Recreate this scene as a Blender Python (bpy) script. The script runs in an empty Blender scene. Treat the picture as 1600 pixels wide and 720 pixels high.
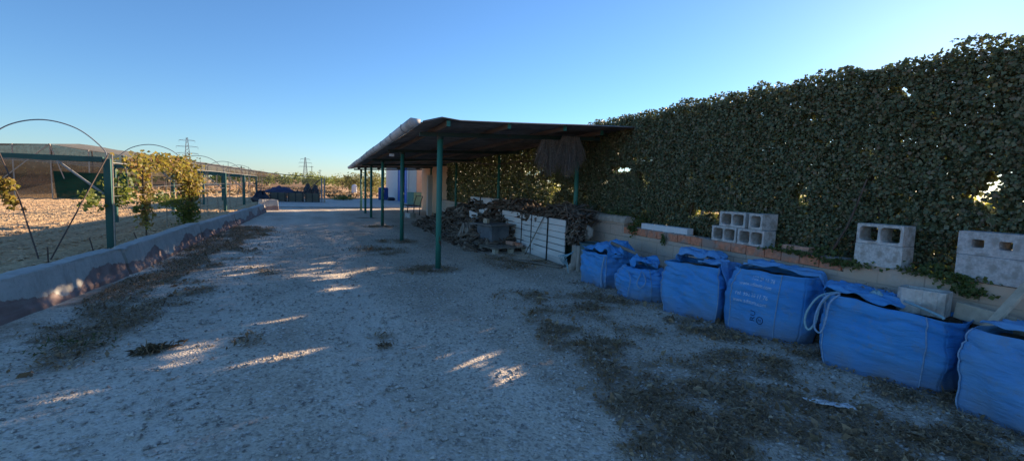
import bpy, math, random
import numpy as np
from mathutils import Vector, Matrix, noise as mnoise
random.seed(7); RNG = np.random.default_rng(7)
R = math.radians
scene = bpy.context.scene
COL = scene.collection

# ------------------------------------------------------------------ helpers
def tag(o, label=None, cat=None, group=None, kind=None):
    if label: o['label'] = label
    if cat: o['category'] = cat
    if group: o['group'] = group
    if kind: o['kind'] = kind
    return o

def empty(name, loc=(0, 0, 0), rz=0.0, label=None, cat=None, group=None):
    o = bpy.data.objects.new(name, None); COL.objects.link(o)
    o.location = loc; o.rotation_euler = (0, 0, rz); o.empty_display_size = .1
    return tag(o, label, cat, group)

def link_mesh(name, me, mat, parent=None, loc=None, smooth=False):
    if mat is not None: me.materials.append(mat)
    if smooth: me.polygons.foreach_set('use_smooth', [True] * len(me.polygons))
    o = bpy.data.objects.new(name, me); COL.objects.link(o)
    if parent is not None: o.parent = parent
    if loc is not None: o.location = loc
    return o

def copy_tree(o, parent=None):
    c = o.copy(); COL.objects.link(c)
    if parent is not None: c.parent = parent
    for ch in [x for x in list(bpy.data.objects) if x.parent is o]:
        copy_tree(ch, c)
    return c

def fast_mesh(name, verts, nper):
    """verts (N*nper,3): N separate nper-gons"""
    n = len(verts) // nper
    me = bpy.data.meshes.new(name)
    me.vertices.add(len(verts)); me.vertices.foreach_set('co', np.ascontiguousarray(verts, dtype=np.float32).ravel())
    me.loops.add(n * nper); me.loops.foreach_set('vertex_index', np.arange(n * nper, dtype=np.int32))
    me.polygons.add(n)
    me.polygons.foreach_set('loop_start', np.arange(0, n * nper, nper, dtype=np.int32))
    me.polygons.foreach_set('loop_total', np.full(n, nper, dtype=np.int32))
    me.update(calc_edges=True)
    return me

class MB:
    def __init__(s): s.v = []; s.f = []
    def box(s, c, d, M=None, jit=0.0):
        """box centred at c, full size d, M 3x3/rotation applied about c"""
        b = len(s.v); hx, hy, hz = d[0] / 2, d[1] / 2, d[2] / 2
        for z in (-hz, hz):
            for x, y in ((-hx, -hy), (hx, -hy), (hx, hy), (-hx, hy)):
                p = Vector((x + random.uniform(-jit, jit), y + random.uniform(-jit, jit), z + random.uniform(-jit, jit)))
                if M is not None: p = M @ p
                s.v.append(tuple(p + Vector(c)))
        for q in ((0, 3, 2, 1), (4, 5, 6, 7), (0, 1, 5, 4), (1, 2, 6, 5), (2, 3, 7, 6), (3, 0, 4, 7)):
            s.f.append(tuple(b + i for i in q))
        return s
    def bar(s, a, b_, w, h):
        """rectangular bar from a to b_"""
        a = Vector(a); b_ = Vector(b_); d = b_ - a
        M = d.to_track_quat('Z', 'Y').to_matrix()
        if abs(d.normalized().z) < .9:
            y = Vector((0, 0, 1)); x = d.cross(y).normalized(); y = x.cross(d.normalized()) * -1
            M = Matrix((x, y, d.normalized())).transposed()
        return s.box((a + b_) / 2, (w, h, d.length), M)
    def tube(s, pts, rad, n=8, cap=True):
        pts = [Vector(p) for p in pts]
        if not hasattr(rad, '__len__'): rad = [rad] * len(pts)
        b = len(s.v); u = None
        for i, p in enumerate(pts):
            t = (pts[min(i + 1, len(pts) - 1)] - pts[max(i - 1, 0)]).normalized()
            if u is None:
                u = t.orthogonal().normalized()
            else:
                u = (u - t * u.dot(t))
                u = u.normalized() if u.length > 1e-6 else t.orthogonal().normalized()
            w = t.cross(u)
            for k in range(n):
                a = 2 * math.pi * k / n
                s.v.append(tuple(p + (u * math.cos(a) + w * math.sin(a)) * rad[i]))
        for i in range(len(pts) - 1):
            for k in range(n):
                k2 = (k + 1) % n
                s.f.append((b + i * n + k, b + i * n + k2, b + (i + 1) * n + k2, b + (i + 1) * n + k))
        if cap:
            s.f.append(tuple(b + k for k in reversed(range(n))))
            e = b + (len(pts) - 1) * n
            s.f.append(tuple(e + k for k in range(n)))
        return s
    def grid(s, fn, nu, nv):
        b = len(s.v)
        for j in range(nv + 1):
            for i in range(nu + 1):
                s.v.append(tuple(fn(i / nu, j / nv)))
        for j in range(nv):
            for i in range(nu):
                a = b + j * (nu + 1) + i
                s.f.append((a, a + 1, a + nu + 2, a + nu + 1))
        return s
    def poly(s, pts):
        b = len(s.v); s.v += [tuple(p) for p in pts]; s.f.append(tuple(range(b, b + len(pts)))); return s
    def prism(s, prof, y0, y1):
        """profile (x,z) ccw extruded along y"""
        b = len(s.v); n = len(prof)
        s.v += [(x, y0, z) for x, z in prof] + [(x, y1, z) for x, z in prof]
        s.f.append(tuple(b + i for i in range(n))); s.f.append(tuple(b + n + i for i in reversed(range(n))))
        for i in range(n):
            j = (i + 1) % n
            s.f.append((b + j, b + i, b + n + i, b + n + j))
        return s
    def build(s, name, mat, parent=None, loc=None, smooth=False, bevel=0, world=True, solid=0):
        """verts are world coordinates when world: shifted to parent/loc origin"""
        off = Vector((0, 0, 0)); inv = None
        if world:
            if parent is not None:
                chain = []; q = parent
                while q is not None: chain.append(q); q = q.parent
                Mx = Matrix.Identity(4)
                for q in reversed(chain): Mx = Mx @ q.matrix_basis
                inv = Mx.inverted()
            elif loc is not None:
                inv = Matrix.Translation(-Vector(loc))
        vs = s.v if inv is None else [tuple(inv @ Vector(v)) for v in s.v]
        me = bpy.data.meshes.new(name); me.from_pydata(vs, [], s.f); me.update()
        o = link_mesh(name, me, mat, parent, loc if parent is None else None, smooth)
        if solid:
            m = o.modifiers.new('s', 'SOLIDIFY'); m.thickness = solid; m.offset = 0
        if bevel:
            m = o.modifiers.new('b', 'BEVEL'); m.width = bevel; m.segments = 2; m.limit_method = 'ANGLE'; m.angle_limit = R(40)
        return o

# vectorised value noise
def _hash(ix, iy, iz, seed):
    h = (ix * 374761393 + iy * 668265263 + iz * 2147483647 + seed * 1274126177) & 0xffffffff
    h = ((h ^ (h >> 13)) * 1274126177) & 0xffffffff
    return ((h ^ (h >> 16)) & 0xffff) / 65535.0
def vnoise(x, y, z=0, seed=0):
    x = np.asarray(x, float); y = np.asarray(y, float) + 0 * x; z = np.asarray(z, float) + 0 * x
    ix, iy, iz = np.floor(x).astype(np.int64), np.floor(y).astype(np.int64), np.floor(z).astype(np.int64)
    fx, fy, fz = x - ix, y - iy, z - iz
    fx, fy, fz = [t * t * (3 - 2 * t) for t in (fx, fy, fz)]
    r = 0
    for dx in (0, 1):
        for dy in (0, 1):
            for dz in (0, 1):
                w = (fx if dx else 1 - fx) * (fy if dy else 1 - fy) * (fz if dz else 1 - fz)
                r = r + w * _hash(ix + dx, iy + dy, iz + dz, seed)
    return r
def fbm(x, y, z=0, seed=0, o=3):
    r = 0; a = .5; t = 0
    for k in range(o):
        r = r + a * vnoise(np.asarray(x) * 2 ** k, np.asarray(y) * 2 ** k, np.asarray(z) * 2 ** k, seed + k); t += a; a *= .5
    return r / t

def leaf_quads(P, size, bias=None, aspect=.75, flat=0.0, curl=.25):
    """P (N,3) positions, size (N,), bias mean normal (3,) or (N,3); returns (N*4,3)"""
    n = len(P)
    nr = RNG.normal(size=(n, 3))
    if bias is not None: nr = nr * (1 - flat) + np.asarray(bias) * (1 + flat)
    nr /= np.linalg.norm(nr, axis=1)[:, None] + 1e-9
    t = RNG.normal(size=(n, 3)); t -= nr * (t * nr).sum(1)[:, None]; t /= np.linalg.norm(t, axis=1)[:, None] + 1e-9
    b = np.cross(nr, t); s = size[:, None]
    v = np.empty((n, 4, 3))
    v[:, 0] = P - t * s * .5
    v[:, 1] = P + b * s * .5 * aspect - t * s * .05 + nr * s * curl * .5
    v[:, 2] = P + t * s * .5
    v[:, 3] = P - b * s * .5 * aspect - t * s * .05 + nr * s * curl * .5
    return v.reshape(-1, 3)

# ------------------------------------------------------------------ materials
class NT:
    def __init__(s, name):
        s.m = bpy.data.materials.new(name); s.m.use_nodes = True; s.t = s.m.node_tree; s.t.nodes.clear()
        s.out = s.n('ShaderNodeOutputMaterial')
    def n(s, typ, **kw):
        nd = s.t.nodes.new(typ)
        for k, v in kw.items():
            if k.startswith('_'): setattr(nd, k[1:], v)
            else:
                key = k.replace('0', ' ') if k in nd.inputs or True else k
                nd.inputs[key].default_value = v
        return nd
    def l(s, a, b): s.t.links.new(a, b)
    def coord(s, kind='Object', scale=(1, 1, 1), rot=(0, 0, 0)):
        c = s.n('ShaderNodeTexCoord'); m = s.n('ShaderNodeMapping'); m.inputs['Scale'].default_value = scale; m.inputs['Rotation'].default_value = rot
        s.l(c.outputs[kind], m.inputs[0]); return m.outputs[0]
    def pos(s, scale=(1, 1, 1)):
        c = s.n('ShaderNodeNewGeometry'); m = s.n('ShaderNodeMapping'); m.inputs['Scale'].default_value = scale
        s.l(c.outputs['Position'], m.inputs[0]); return m.outputs[0]
    def noise(s, vec, scale, detail=4, rough=.55, dist=0):
        nd = s.n('ShaderNodeTexNoise'); nd.inputs['Scale'].default_value = scale; nd.inputs['Detail'].default_value = detail
        nd.inputs['Roughness'].default_value = rough; nd.inputs['Distortion'].default_value = dist
        if vec is not None: s.l(vec, nd.inputs['Vector'])
        return nd.outputs['Fac']
    def vor(s, vec, scale, feature='F1', out='Distance', rnd=1):
        nd = s.n('ShaderNodeTexVoronoi'); nd.feature = feature; nd.inputs['Scale'].default_value = scale; nd.inputs['Randomness'].default_value = rnd
        s.l(vec, nd.inputs['Vector']); return nd.outputs[out]
    def ramp(s, fac, stops, interp='LINEAR'):
        r = s.n('ShaderNodeValToRGB'); cr = r.color_ramp; cr.interpolation = interp
        while len(cr.elements) < len(stops): cr.elements.new(.5)
        for e, (p, c) in zip(cr.elements, stops):
            e.position = p; e.color = (c[0], c[1], c[2], 1) if hasattr(c, '__len__') else (c, c, c, 1)
        s.l(fac, r.inputs[0]); return r.outputs[0]
    def mix(s, f, a, b, typ='MIX'):
        m = s.n('ShaderNodeMix'); m.data_type = 'RGBA'; m.blend_type = typ
        for sock, v in ((m.inputs[0], f), (m.inputs[6], a), (m.inputs[7], b)):
            if hasattr(v, 'is_output') or isinstance(v, bpy.types.NodeSocket): s.l(v, sock)
            elif hasattr(v, '__len__'): sock.default_value = (v[0], v[1], v[2], 1)
            else: sock.default_value = v
        return m.outputs[2]
    def math(s, op, a, b=None):
        m = s.n('ShaderNodeMath'); m.operation = op
        for i, v in enumerate((a, b)):
            if v is None: continue
            if isinstance(v, bpy.types.NodeSocket): s.l(v, m.inputs[i])
            else: m.inputs[i].default_value = v
        return m.outputs[0]
    def sep(s, vec):
        x = s.n('ShaderNodeSeparateXYZ'); s.l(vec, x.inputs[0]); return x.outputs
    def bump(s, h, strength=.5, dist=.01, normal=None):
        b = s.n('ShaderNodeBump'); b.inputs['Strength'].default_value = strength; b.inputs['Distance'].default_value = dist
        s.l(h, b.inputs['Height'])
        if normal is not None: s.l(normal, b.inputs['Normal'])
        return b.outputs[0]
    def pbr(s, col, rough=.9, normal=None, metal=0, spec=.3):
        p = s.n('ShaderNodeBsdfPrincipled')
        if isinstance(col, bpy.types.NodeSocket): s.l(col, p.inputs['Base Color'])
        else: p.inputs['Base Color'].default_value = (*col, 1)
        if isinstance(rough, bpy.types.NodeSocket): s.l(rough, p.inputs['Roughness'])
        else: p.inputs['Roughness'].default_value = rough
        p.inputs['Metallic'].default_value = metal; p.inputs['Specular IOR Level'].default_value = spec
        if normal is not None: s.l(normal, p.inputs['Normal'])
        s.l(p.outputs[0], s.out.inputs[0]); return p

def mat_leaf(name, cols, trans=.45, tcol=(.28, .38, .04), rough=.55):
    t = NT(name); g = t.n('ShaderNodeNewGeometry')
    n = len(cols); c = t.ramp(g.outputs['Random Per Island'], [(i / (n - 1), c) for i, c in enumerate(cols)])
    p = t.pbr(c, rough, spec=.35)
    tr = t.n('ShaderNodeBsdfTranslucent'); mc = t.mix(.55, c, tcol); t.l(mc, tr.inputs[0])
    m = t.n('ShaderNodeMixShader'); m.inputs[0].default_value = trans
    t.l(p.outputs[0], m.inputs[1]); t.l(tr.outputs[0], m.inputs[2]); t.l(m.outputs[0], t.out.inputs[0])
    return t.m

def mat_paint(name, col, rust=(.09, .05, .03), amt=.62, rough=.55, scale=9):
    t = NT(name); v = t.coord(scale=(1, 1, .35))
    n = t.noise(v, scale, 6, .65); n2 = t.noise(v, scale * .3, 3)
    f = t.ramp(n, [(amt, 0), (amt + .04, 1)])
    c = t.mix(t.ramp(n2, [(.3, 0), (.7, 1)]), col, [x * .6 for x in col])
    c = t.mix(f, c, rust)
    t.pbr(c, rough, t.bump(n, .3, .004), spec=.4); return t.m

def mat_simple(name, col, rough=.85, var=.25, scale=12, bump=.3, bd=.005, stretch=(1, 1, 1), dirt=None, spec=.3):
    t = NT(name); v = t.coord(scale=stretch)
    n = t.noise(v, scale, 6, .6); n2 = t.noise(v, scale * .18, 3)
    c = t.mix(t.ramp(n, [(.3, 0), (.7, 1)]), [x * (1 - var) for x in col], [min(1, x * (1 + var * .6)) for x in col])
    if dirt: c = t.mix(t.ramp(n2, [(.48, 0), (.62, 1)]), c, dirt)
    t.pbr(c, rough, t.bump(n, bump, bd), spec=spec); return t.m

M = {}
# gravel yard
t = NT('gravel'); v = t.pos()
st = t.vor(v, 46); st2 = t.vor(v, 17); n1 = t.noise(v, 1.1, 5, .6); n2 = t.noise(v, 7, 5, .65); n3 = t.noise(t.pos((1, .25, 1)), .8, 4)
c = t.mix(t.ramp(n1, [(.35, 0), (.65, 1)]), (.50, .405, .30), (.72, .59, .44))
c = t.mix(t.ramp(n3, [(.42, 0), (.6, 1)]), c, (.78, .66, .51))
vc = t.n('ShaderNodeTexVoronoi'); vc.inputs['Scale'].default_value = 46; t.l(v, vc.inputs['Vector'])
rnd = t.sep(vc.outputs['Color'])[0]
c = t.mix(t.ramp(rnd, [(.1, .45), (.3, .1), (.5, 0)]), c, (.17, .145, .12))
c = t.mix(t.ramp(rnd, [(.86, 0), (.95, .55)]), c, (.80, .74, .66))
c = t.mix(t.ramp(n2, [(.56, 0), (.74, .5)]), c, (.30, .245, .19))
aS = t.n('ShaderNodeAttribute'); aS.attribute_name = 'soil'; aT = t.n('ShaderNodeAttribute'); aT.attribute_name = 'track'
trm = t.math('MULTIPLY', aT.outputs['Fac'], t.ramp(n2, [(.3, .9), (.65, .25)]))
c = t.mix(trm, c, (.76, .66, .53))
sm = t.math('MULTIPLY', aS.outputs['Fac'], t.ramp(n2, [(.25, 1), (.7, .55)]))
c = t.mix(sm, c, (.25, .175, .11))
h = t.math('ADD', t.math('MULTIPLY', t.ramp(st, [(0, 1), (.6, 0)]), .6), t.math('MULTIPLY', t.ramp(st2, [(0, 1), (.6, 0)]), .5))
h = t.math('ADD', h, t.math('MULTIPLY', n2, 1.3))
t.pbr(c, .95, t.bump(h, .85, .014), spec=.15); M['gravel'] = t.m
# pale concrete apron
M['apron'] = mat_simple('apron', (.60, .54, .46), .9, .15, 3, .2)
# ploughed field
t = NT('field'); v = t.pos(); n1 = t.noise(v, .35, 5); n2 = t.noise(v, 6, 6, .7); n3 = t.noise(t.pos((1, .06, 1)), .25, 4)
vb = t.vor(v, 9)
c = t.mix(t.ramp(n1, [(.3, 0), (.7, 1)]), (.60, .39, .21), (.68, .48, .28))
c = t.mix(t.ramp(n2, [(.35, .75), (.55, 0)]), c, (.34, .21, .115))
c = t.mix(t.ramp(n3, [(.5, 0), (.7, .5)]), c, (.50, .37, .19))
h = t.math('ADD', t.math('MULTIPLY', n2, 1), t.math('MULTIPLY', t.ramp(vb, [(0, 1), (.6, 0)]), .5))
t.pbr(c, .97, t.bump(h, 1, .07), spec=.1); M['field'] = t.m
# farther soil
t = NT('far_soil'); v = t.pos(); n1 = t.noise(t.pos((.15, 1, 1)), .12, 4); n2 = t.noise(v, 1.2, 5, .7)
c = t.mix(t.ramp(n1, [(.4, 0), (.6, 1)]), (.66, .37, .19), (.70, .48, .27))
c = t.mix(t.ramp(n2, [(.5, 0), (.68, .85)]), c, (.26, .19, .09))
t.pbr(c, .97, t.bump(n2, .8, .15), spec=.1); M['far_soil'] = t.m
# block wall (brick texture in Y,Z of world)
def block_mat(name, c1, c2, mortar, bw, bh, warm=None, off=.5, zoff=0):
    t = NT(name); g = t.n('ShaderNodeNewGeometry'); s_ = t.sep(g.outputs['Position'])
    cb = t.n('ShaderNodeCombineXYZ'); t.l(s_[1], cb.inputs[0]); t.l(t.math('ADD', s_[2], zoff), cb.inputs[1])
    b = t.n('ShaderNodeTexBrick'); t.l(cb.outputs[0], b.inputs['Vector'])
    b.inputs['Color1'].default_value = (*c1, 1); b.inputs['Color2'].default_value = (*c2, 1); b.inputs['Mortar'].default_value = (*mortar, 1)
    b.inputs['Scale'].default_value = 1; b.inputs['Brick Width'].default_value = bw; b.inputs['Row Height'].default_value = bh
    b.inputs['Mortar Size'].default_value = .006; b.inputs['Mortar Smooth'].default_value = .2; b.offset = off
    n = t.noise(g.outputs['Position'], 30, 6, .7); n2 = t.noise(g.outputs['Position'], 2.2, 4)
    c = t.mix(t.ramp(n, [(.3, .0), (.75, .55)]), b.outputs[0], (c1[0] * .55, c1[1] * .55, c1[2] * .55))
    if warm: c = t.mix(t.ramp(n2, [(.42, 0), (.6, .8)]), c, warm)
    h = t.math('SUBTRACT', t.math('MULTIPLY', n, .5), t.math('MULTIPLY', b.outputs['Fac'], 1.0))
    t.pbr(c, .95, t.bump(h, .7, .006), spec=.15); return t.m
M['block_wall'] = block_mat('block_wall', (.50, .43, .35), (.60, .51, .42), (.27, .25, .22), .4, .2, (.60, .44, .32), zoff=.06)
M['beige_wall'] = block_mat('beige_wall', (.60, .46, .36), (.66, .51, .40), (.36, .29, .23), .4, .2, None, zoff=.06)
M['brick'] = mat_simple('brick', (.64, .26, .15), .92, .35, 22, .5, dirt=(.36, .27, .22))
M['pale_brick'] = mat_simple('pale_brick', (.60, .33, .23), .92, .25, 22, .4)
M['coping'] = mat_simple('coping', (.48, .40, .32), .95, .3, 14, .7, .01)
M['mortar'] = mat_simple('mortar', (.36, .34, .31), .95, .25, 18, .7, .01)
M['concrete_block'] = mat_simple('concrete_block', (.58, .56, .52), .95, .3, 55, .8, .004, dirt=(.36, .33, .285))
M['concrete_block_dark'] = mat_simple('concrete_block_dark', (.52, .50, .48), .95, .3, 55, .8, .004, dirt=(.34, .32, .29))
M['kerb_block'] = mat_simple('kerb_block', (.60, .56, .50), .93, .22, 30, .5, .004, dirt=(.33, .31, .27))
M['white_beam'] = mat_simple('white_beam', (.72, .73, .72), .7, .08, 20, .2)
# barrier: reddish concrete under peeling grey-white render
t = NT('barrier'); v = t.pos(); co = t.coord('Generated'); z = t.sep(v)[2]
nA = t.noise(t.pos((1, .8, .9)), 1.15, 3, .5, 1.2); nB = t.noise(v, 26, 6, .65); nC = t.noise(v, 3.2, 4)
nL = t.noise(t.pos((0, .75, .12)), 1.0, 2, .5); nE = t.noise(t.pos((1, 3, 2)), 2.0, 3, .6)
f = t.math('SUBTRACT', z, t.math('MULTIPLY', nL, .8))
f = t.math('ADD', f, t.math('MULTIPLY', nE, .16))
f = t.ramp(t.math('ADD', f, .70), [(.570, 0), (.586, 1)])
pan = t.n('ShaderNodeTexVoronoi'); pan.voronoi_dimensions = '1D'; pan.inputs['Scale'].default_value = .75; t.l(t.sep(v)[1], pan.inputs['W']); pc = t.sep(pan.outputs['Color'])[0]
red = t.mix(t.ramp(nC, [(.35, 0), (.65, 1)]), (.23, .155, .135), (.34, .25, .22))
red = t.mix(t.ramp(t.noise(t.pos((.4, .4, 3)), 4, 3), [(.5, 0), (.7, .6)]), red, (.30, .26, .235))
wht = t.mix(t.ramp(nC, [(.3, 0), (.7, 1)]), (.46, .43, .38), (.60, .565, .50))
wht = t.mix(t.ramp(nB, [(.5, 0), (.75, .6)]), wht, (.26, .24, .21))
nD = t.noise(t.pos((5, 5, .7)), 1.6, 5, .7)
wht = t.mix(t.ramp(nD, [(.5, 0), (.68, .55)]), wht, (.27, .245, .215))
c = t.mix(f, red, wht)
wht = t.mix(t.math('MULTIPLY', pc, .6), wht, (.36, .345, .31))
c = t.mix(f, red, wht)
h = t.math('ADD', t.math('MULTIPLY', f, .6), t.math('MULTIPLY', nB, .4))
t.pbr(c, .93, t.bump(h, .8, .012), spec=.15); M['barrier'] = t.m
M['green_paint'] = mat_paint('green_paint', (.045, .235, .18), (.12, .075, .05), .62)
M['green_frame'] = mat_paint('green_frame', (.025, .12, .10), (.11, .085, .06), .64)
M['dark_green'] = mat_paint('dark_green', (.02, .06, .055), (.07, .05, .04), .6)
M['dark_frame'] = mat_paint('dark_frame', (.03, .045, .05), (.07, .05, .04), .6)
M['steel'] = mat_simple('steel', (.30, .30, .29), .5, .3, 30, .2, spec=.5)
M['rusty_rod'] = mat_simple('rusty_rod', (.12, .085, .065), .8, .3, 30, .2)
M['pale_rod'] = mat_simple('pale_rod', (.42, .36, .29), .8, .25, 30, .2)
M['cane'] = mat_simple('cane', (.34, .29, .22), .8, .25, 30, .2)
# corrugated roof sheet
M['roof_sheet'] = mat_simple('roof_sheet', (.20, .18, .165), .75, .35, 5, .3, dirt=(.10, .085, .075))
M['gutter'] = mat_simple('gutter', (.50, .50, .50), .55, .18, 8, .15, spec=.5, dirt=(.25, .25, .25))
M['timber'] = mat_simple('timber', (.15, .12, .10), .85, .4, 16, .5, stretch=(1, .15, 1))
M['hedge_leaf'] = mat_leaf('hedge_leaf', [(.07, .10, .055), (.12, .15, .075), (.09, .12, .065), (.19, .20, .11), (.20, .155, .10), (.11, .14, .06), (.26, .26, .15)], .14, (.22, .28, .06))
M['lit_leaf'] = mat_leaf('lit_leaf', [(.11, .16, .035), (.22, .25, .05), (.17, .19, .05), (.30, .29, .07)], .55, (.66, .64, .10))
M['vine_leaf'] = mat_leaf('vine_leaf', [(.10, .13, .03), (.26, .27, .05), (.34, .22, .06), (.14, .11, .04), (.30, .14, .06), (.20, .20, .05)], .42, (.55, .46, .07))
M['vine_green'] = mat_leaf('vine_green', [(.05, .09, .025), (.10, .15, .035), (.17, .20, .05)], .4, (.40, .42, .07))
M['tree_leaf'] = mat_leaf('tree_leaf', [(.14, .19, .05), (.22, .27, .07), (.17, .21, .06), (.27, .29, .09)], .3, (.35, .40, .08))
M['bush_leaf'] = mat_leaf('bush_leaf', [(.16, .17, .06), (.24, .23, .09), (.12, .13, .06), (.30, .27, .13)], .3, (.45, .42, .10))
M['litter'] = mat_leaf('litter', [(.14, .09, .05), (.30, .19, .10), (.42, .28, .16), (.20, .14, .07), (.55, .40, .25)], .1, (.3, .2, .1), .8)
M['straw'] = mat_leaf('straw', [(.18, .12, .065), (.38, .26, .14), (.13, .10, .05), (.58, .44, .27)], .1, (.3, .25, .12), .8)
M['weed'] = mat_leaf('weed', [(.06, .10, .03), (.10, .14, .04), (.14, .14, .06)], .3, (.35, .4, .08))
M['bark'] = mat_simple('bark', (.13, .098, .075), .95, .5, 22, .9, .012, stretch=(1, 1, .3))
M['root'] = mat_simple('root', (.17, .125, .095), .95, .55, 18, .8, .01)
M['root_pale'] = mat_simple('root_pale', (.40, .34, .28), .95, .4, 14, .8, .012, stretch=(1, 1, .25))
M['broom'] = mat_simple('broom', (.30, .25, .20), .95, .5, 40, .3, stretch=(1, 1, .1))
M['white_board'] = mat_simple('white_board', (.80, .78, .74), .8, .12, 9, .35, .004, stretch=(1, .12, 1), dirt=(.42, .42, .40))
M['black_strap'] = mat_simple('black_strap', (.022, .022, .024), .7, .3)
M['grey_wood'] = mat_simple('grey_wood', (.27, .235, .19), .9, .35, 14, .6, .005, stretch=(1, .15, 1))
M['pale_wood'] = mat_simple('pale_wood', (.52, .45, .34), .85, .25, 14, .5, .004)
M['grey_box'] = mat_simple('grey_box', (.13, .145, .16), .6, .35, 7, .2, dirt=(.20, .21, .215))
M['slab'] = mat_simple('slab', (.22, .21, .20), .9, .2, 12, .4)
M['bucket'] = mat_simple('bucket', (.10, .17, .18), .5, .2, 8, .1, spec=.4)
M['soil'] = mat_simple('soil', (.16, .12, .085), .98, .5, 16, 1, .03)
M['rope'] = mat_simple('rope', (.26, .44, .50), .7, .2, 60, .5)
M['piping'] = mat_simple('piping', (.24, .38, .55), .7, .25, 40, .3)
M['print_white'] = mat_simple('print_white', (.60, .74, .90), .6, .2, 30, .1)
M['print_dark'] = mat_simple('print_dark', (.012, .05, .16), .6, .2, 30, .1)
M['white_plaster'] = mat_simple('white_plaster', (.66, .66, .64), .9, .06, 3, .2)
M['cream_plaster'] = mat_simple('cream_plaster', (.60, .51, .43), .9, .08, 3, .2)
M['peach_plaster'] = mat_simple('peach_plaster', (.66, .42, .26), .9, .1, 3, .2)
M['orange_fascia'] = mat_simple('orange_fascia', (.48, .17, .07), .85, .15, 5, .2)
M['blue_door'] = mat_simple('blue_door', (.02, .16, .55), .5, .15, 5, .1, stretch=(1, 6, .2))
M['blue_plastic'] = mat_simple('blue_plastic', (.02, .06, .22), .5, .2, 5, .1)
M['green_sheet'] = mat_simple('green_sheet', (.10, .22, .17), .7, .2, 5, .1)
M['white_plastic'] = mat_simple('white_plastic', (.72, .73, .74), .5, .05, 5, .1)
M['black_plastic'] = mat_simple('black_plastic', (.012, .018, .032), .45, .3, 5, .4, .02, spec=.4)
M['bin_wood'] = mat_simple('bin_wood', (.30, .30, .20), .9, .25, 8, .4, stretch=(.3, 1, 6))
M['galv'] = mat_simple('galv', (.22, .23, .25), .6, .2, 8, .1)
def mat_sticks(name, cols):
    t = NT(name); g = t.n('ShaderNodeNewGeometry'); n = len(cols)
    c = t.ramp(g.outputs['Random Per Island'], [(i / (n - 1), c) for i, c in enumerate(cols)])
    nn = t.noise(t.coord(), 25, 4, .6); c = t.mix(t.ramp(nn, [(.3, 0), (.7, .5)]), c, (.05, .04, .03)); t.pbr(c, .95, t.bump(nn, .7, .01), spec=.15); return t.m
M['root'] = mat_sticks('root', [(.09, .065, .05), (.20, .145, .105), (.13, .10, .08), (.30, .24, .19), (.16, .11, .08), (.40, .33, .26)])
M['broom'] = mat_sticks('broom', [(.16, .13, .105), (.34, .28, .22), (.24, .19, .15), (.42, .36, .30)])
# woven blue polypropylene
def bag_mat(name, c0, fade):
    t = NT(name); v = t.coord()
    w1 = t.n('ShaderNodeTexWave'); w1.bands_direction = 'Z'; w1.inputs['Scale'].default_value = 75; w1.inputs['Distortion'].default_value = .3; t.l(v, w1.inputs[0])
    w2 = t.n('ShaderNodeTexWave'); w2.bands_direction = 'X'; w2.inputs['Scale'].default_value = 75; w2.inputs['Distortion'].default_value = .3; t.l(v, w2.inputs[0])
    n = t.noise(v, 2.5, 5); n2 = t.noise(t.coord(scale=(1, 1, 5)), 5, 5, .6, 1.2)
    c = t.mix(t.ramp(n, [(.35, 0), (.7, 1)]), c0, fade)
    c = t.mix(t.ramp(t.noise(v, 12, 5, .7), [(.52, 0), (.75, .5)]), c, (.30, .36, .42))
    zz = t.sep(v)[2]
    dirt = t.math('MULTIPLY', t.ramp(zz, [(0, 1), (.26, 0)]), t.ramp(n, [(.3, .2), (.7, .9)]))
    c = t.mix(dirt, c, (.24, .20, .16))
    h = t.math('ADD', t.math('MULTIPLY', t.math('ADD', w1.outputs[1], w2.outputs[1]), .06), n2)
    t.pbr(c, .48, t.bump(h, .8, .03), spec=.35); return t.m
M['bag'] = bag_mat('bag', (.07, .36, .82), (.15, .45, .85))
M['bag_pale'] = bag_mat('bag_pale', (.13, .40, .80), (.22, .50, .84))
# shade net
def net_mat(name, col, opac, scale=60):
    t = NT(name); v = t.coord(); n = t.noise(v, .6, 4); n2 = t.noise(v, 6, 3)
    d = t.n('ShaderNodeBsdfDiffuse'); t.l(t.mix(t.ramp(n, [(.3, 0), (.7, 1)]), [x * .7 for x in col], col), d.inputs[0])
    tl = t.n('ShaderNodeBsdfTranslucent'); tl.inputs[0].default_value = (*col, 1)
    a = t.n('ShaderNodeMixShader'); a.inputs[0].default_value = .35; t.l(d.outputs[0], a.inputs[1]); t.l(tl.outputs[0], a.inputs[2])
    tr = t.n('ShaderNodeBsdfTransparent'); m = t.n('ShaderNodeMixShader')
    t.l(t.ramp(n2, [(.3, opac - .05), (.7, opac + .05)]), m.inputs[0]); t.l(tr.outputs[0], m.inputs[1]); t.l(a.outputs[0], m.inputs[2])
    t.l(m.outputs[0], t.out.inputs[0]); return t.m
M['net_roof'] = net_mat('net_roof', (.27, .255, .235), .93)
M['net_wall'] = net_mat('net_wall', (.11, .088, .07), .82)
M['net_green'] = net_mat('net_green', (.01, .07, .055), .95)
M['net_thin'] = net_mat('net_thin', (.16, .15, .14), .45)

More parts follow.
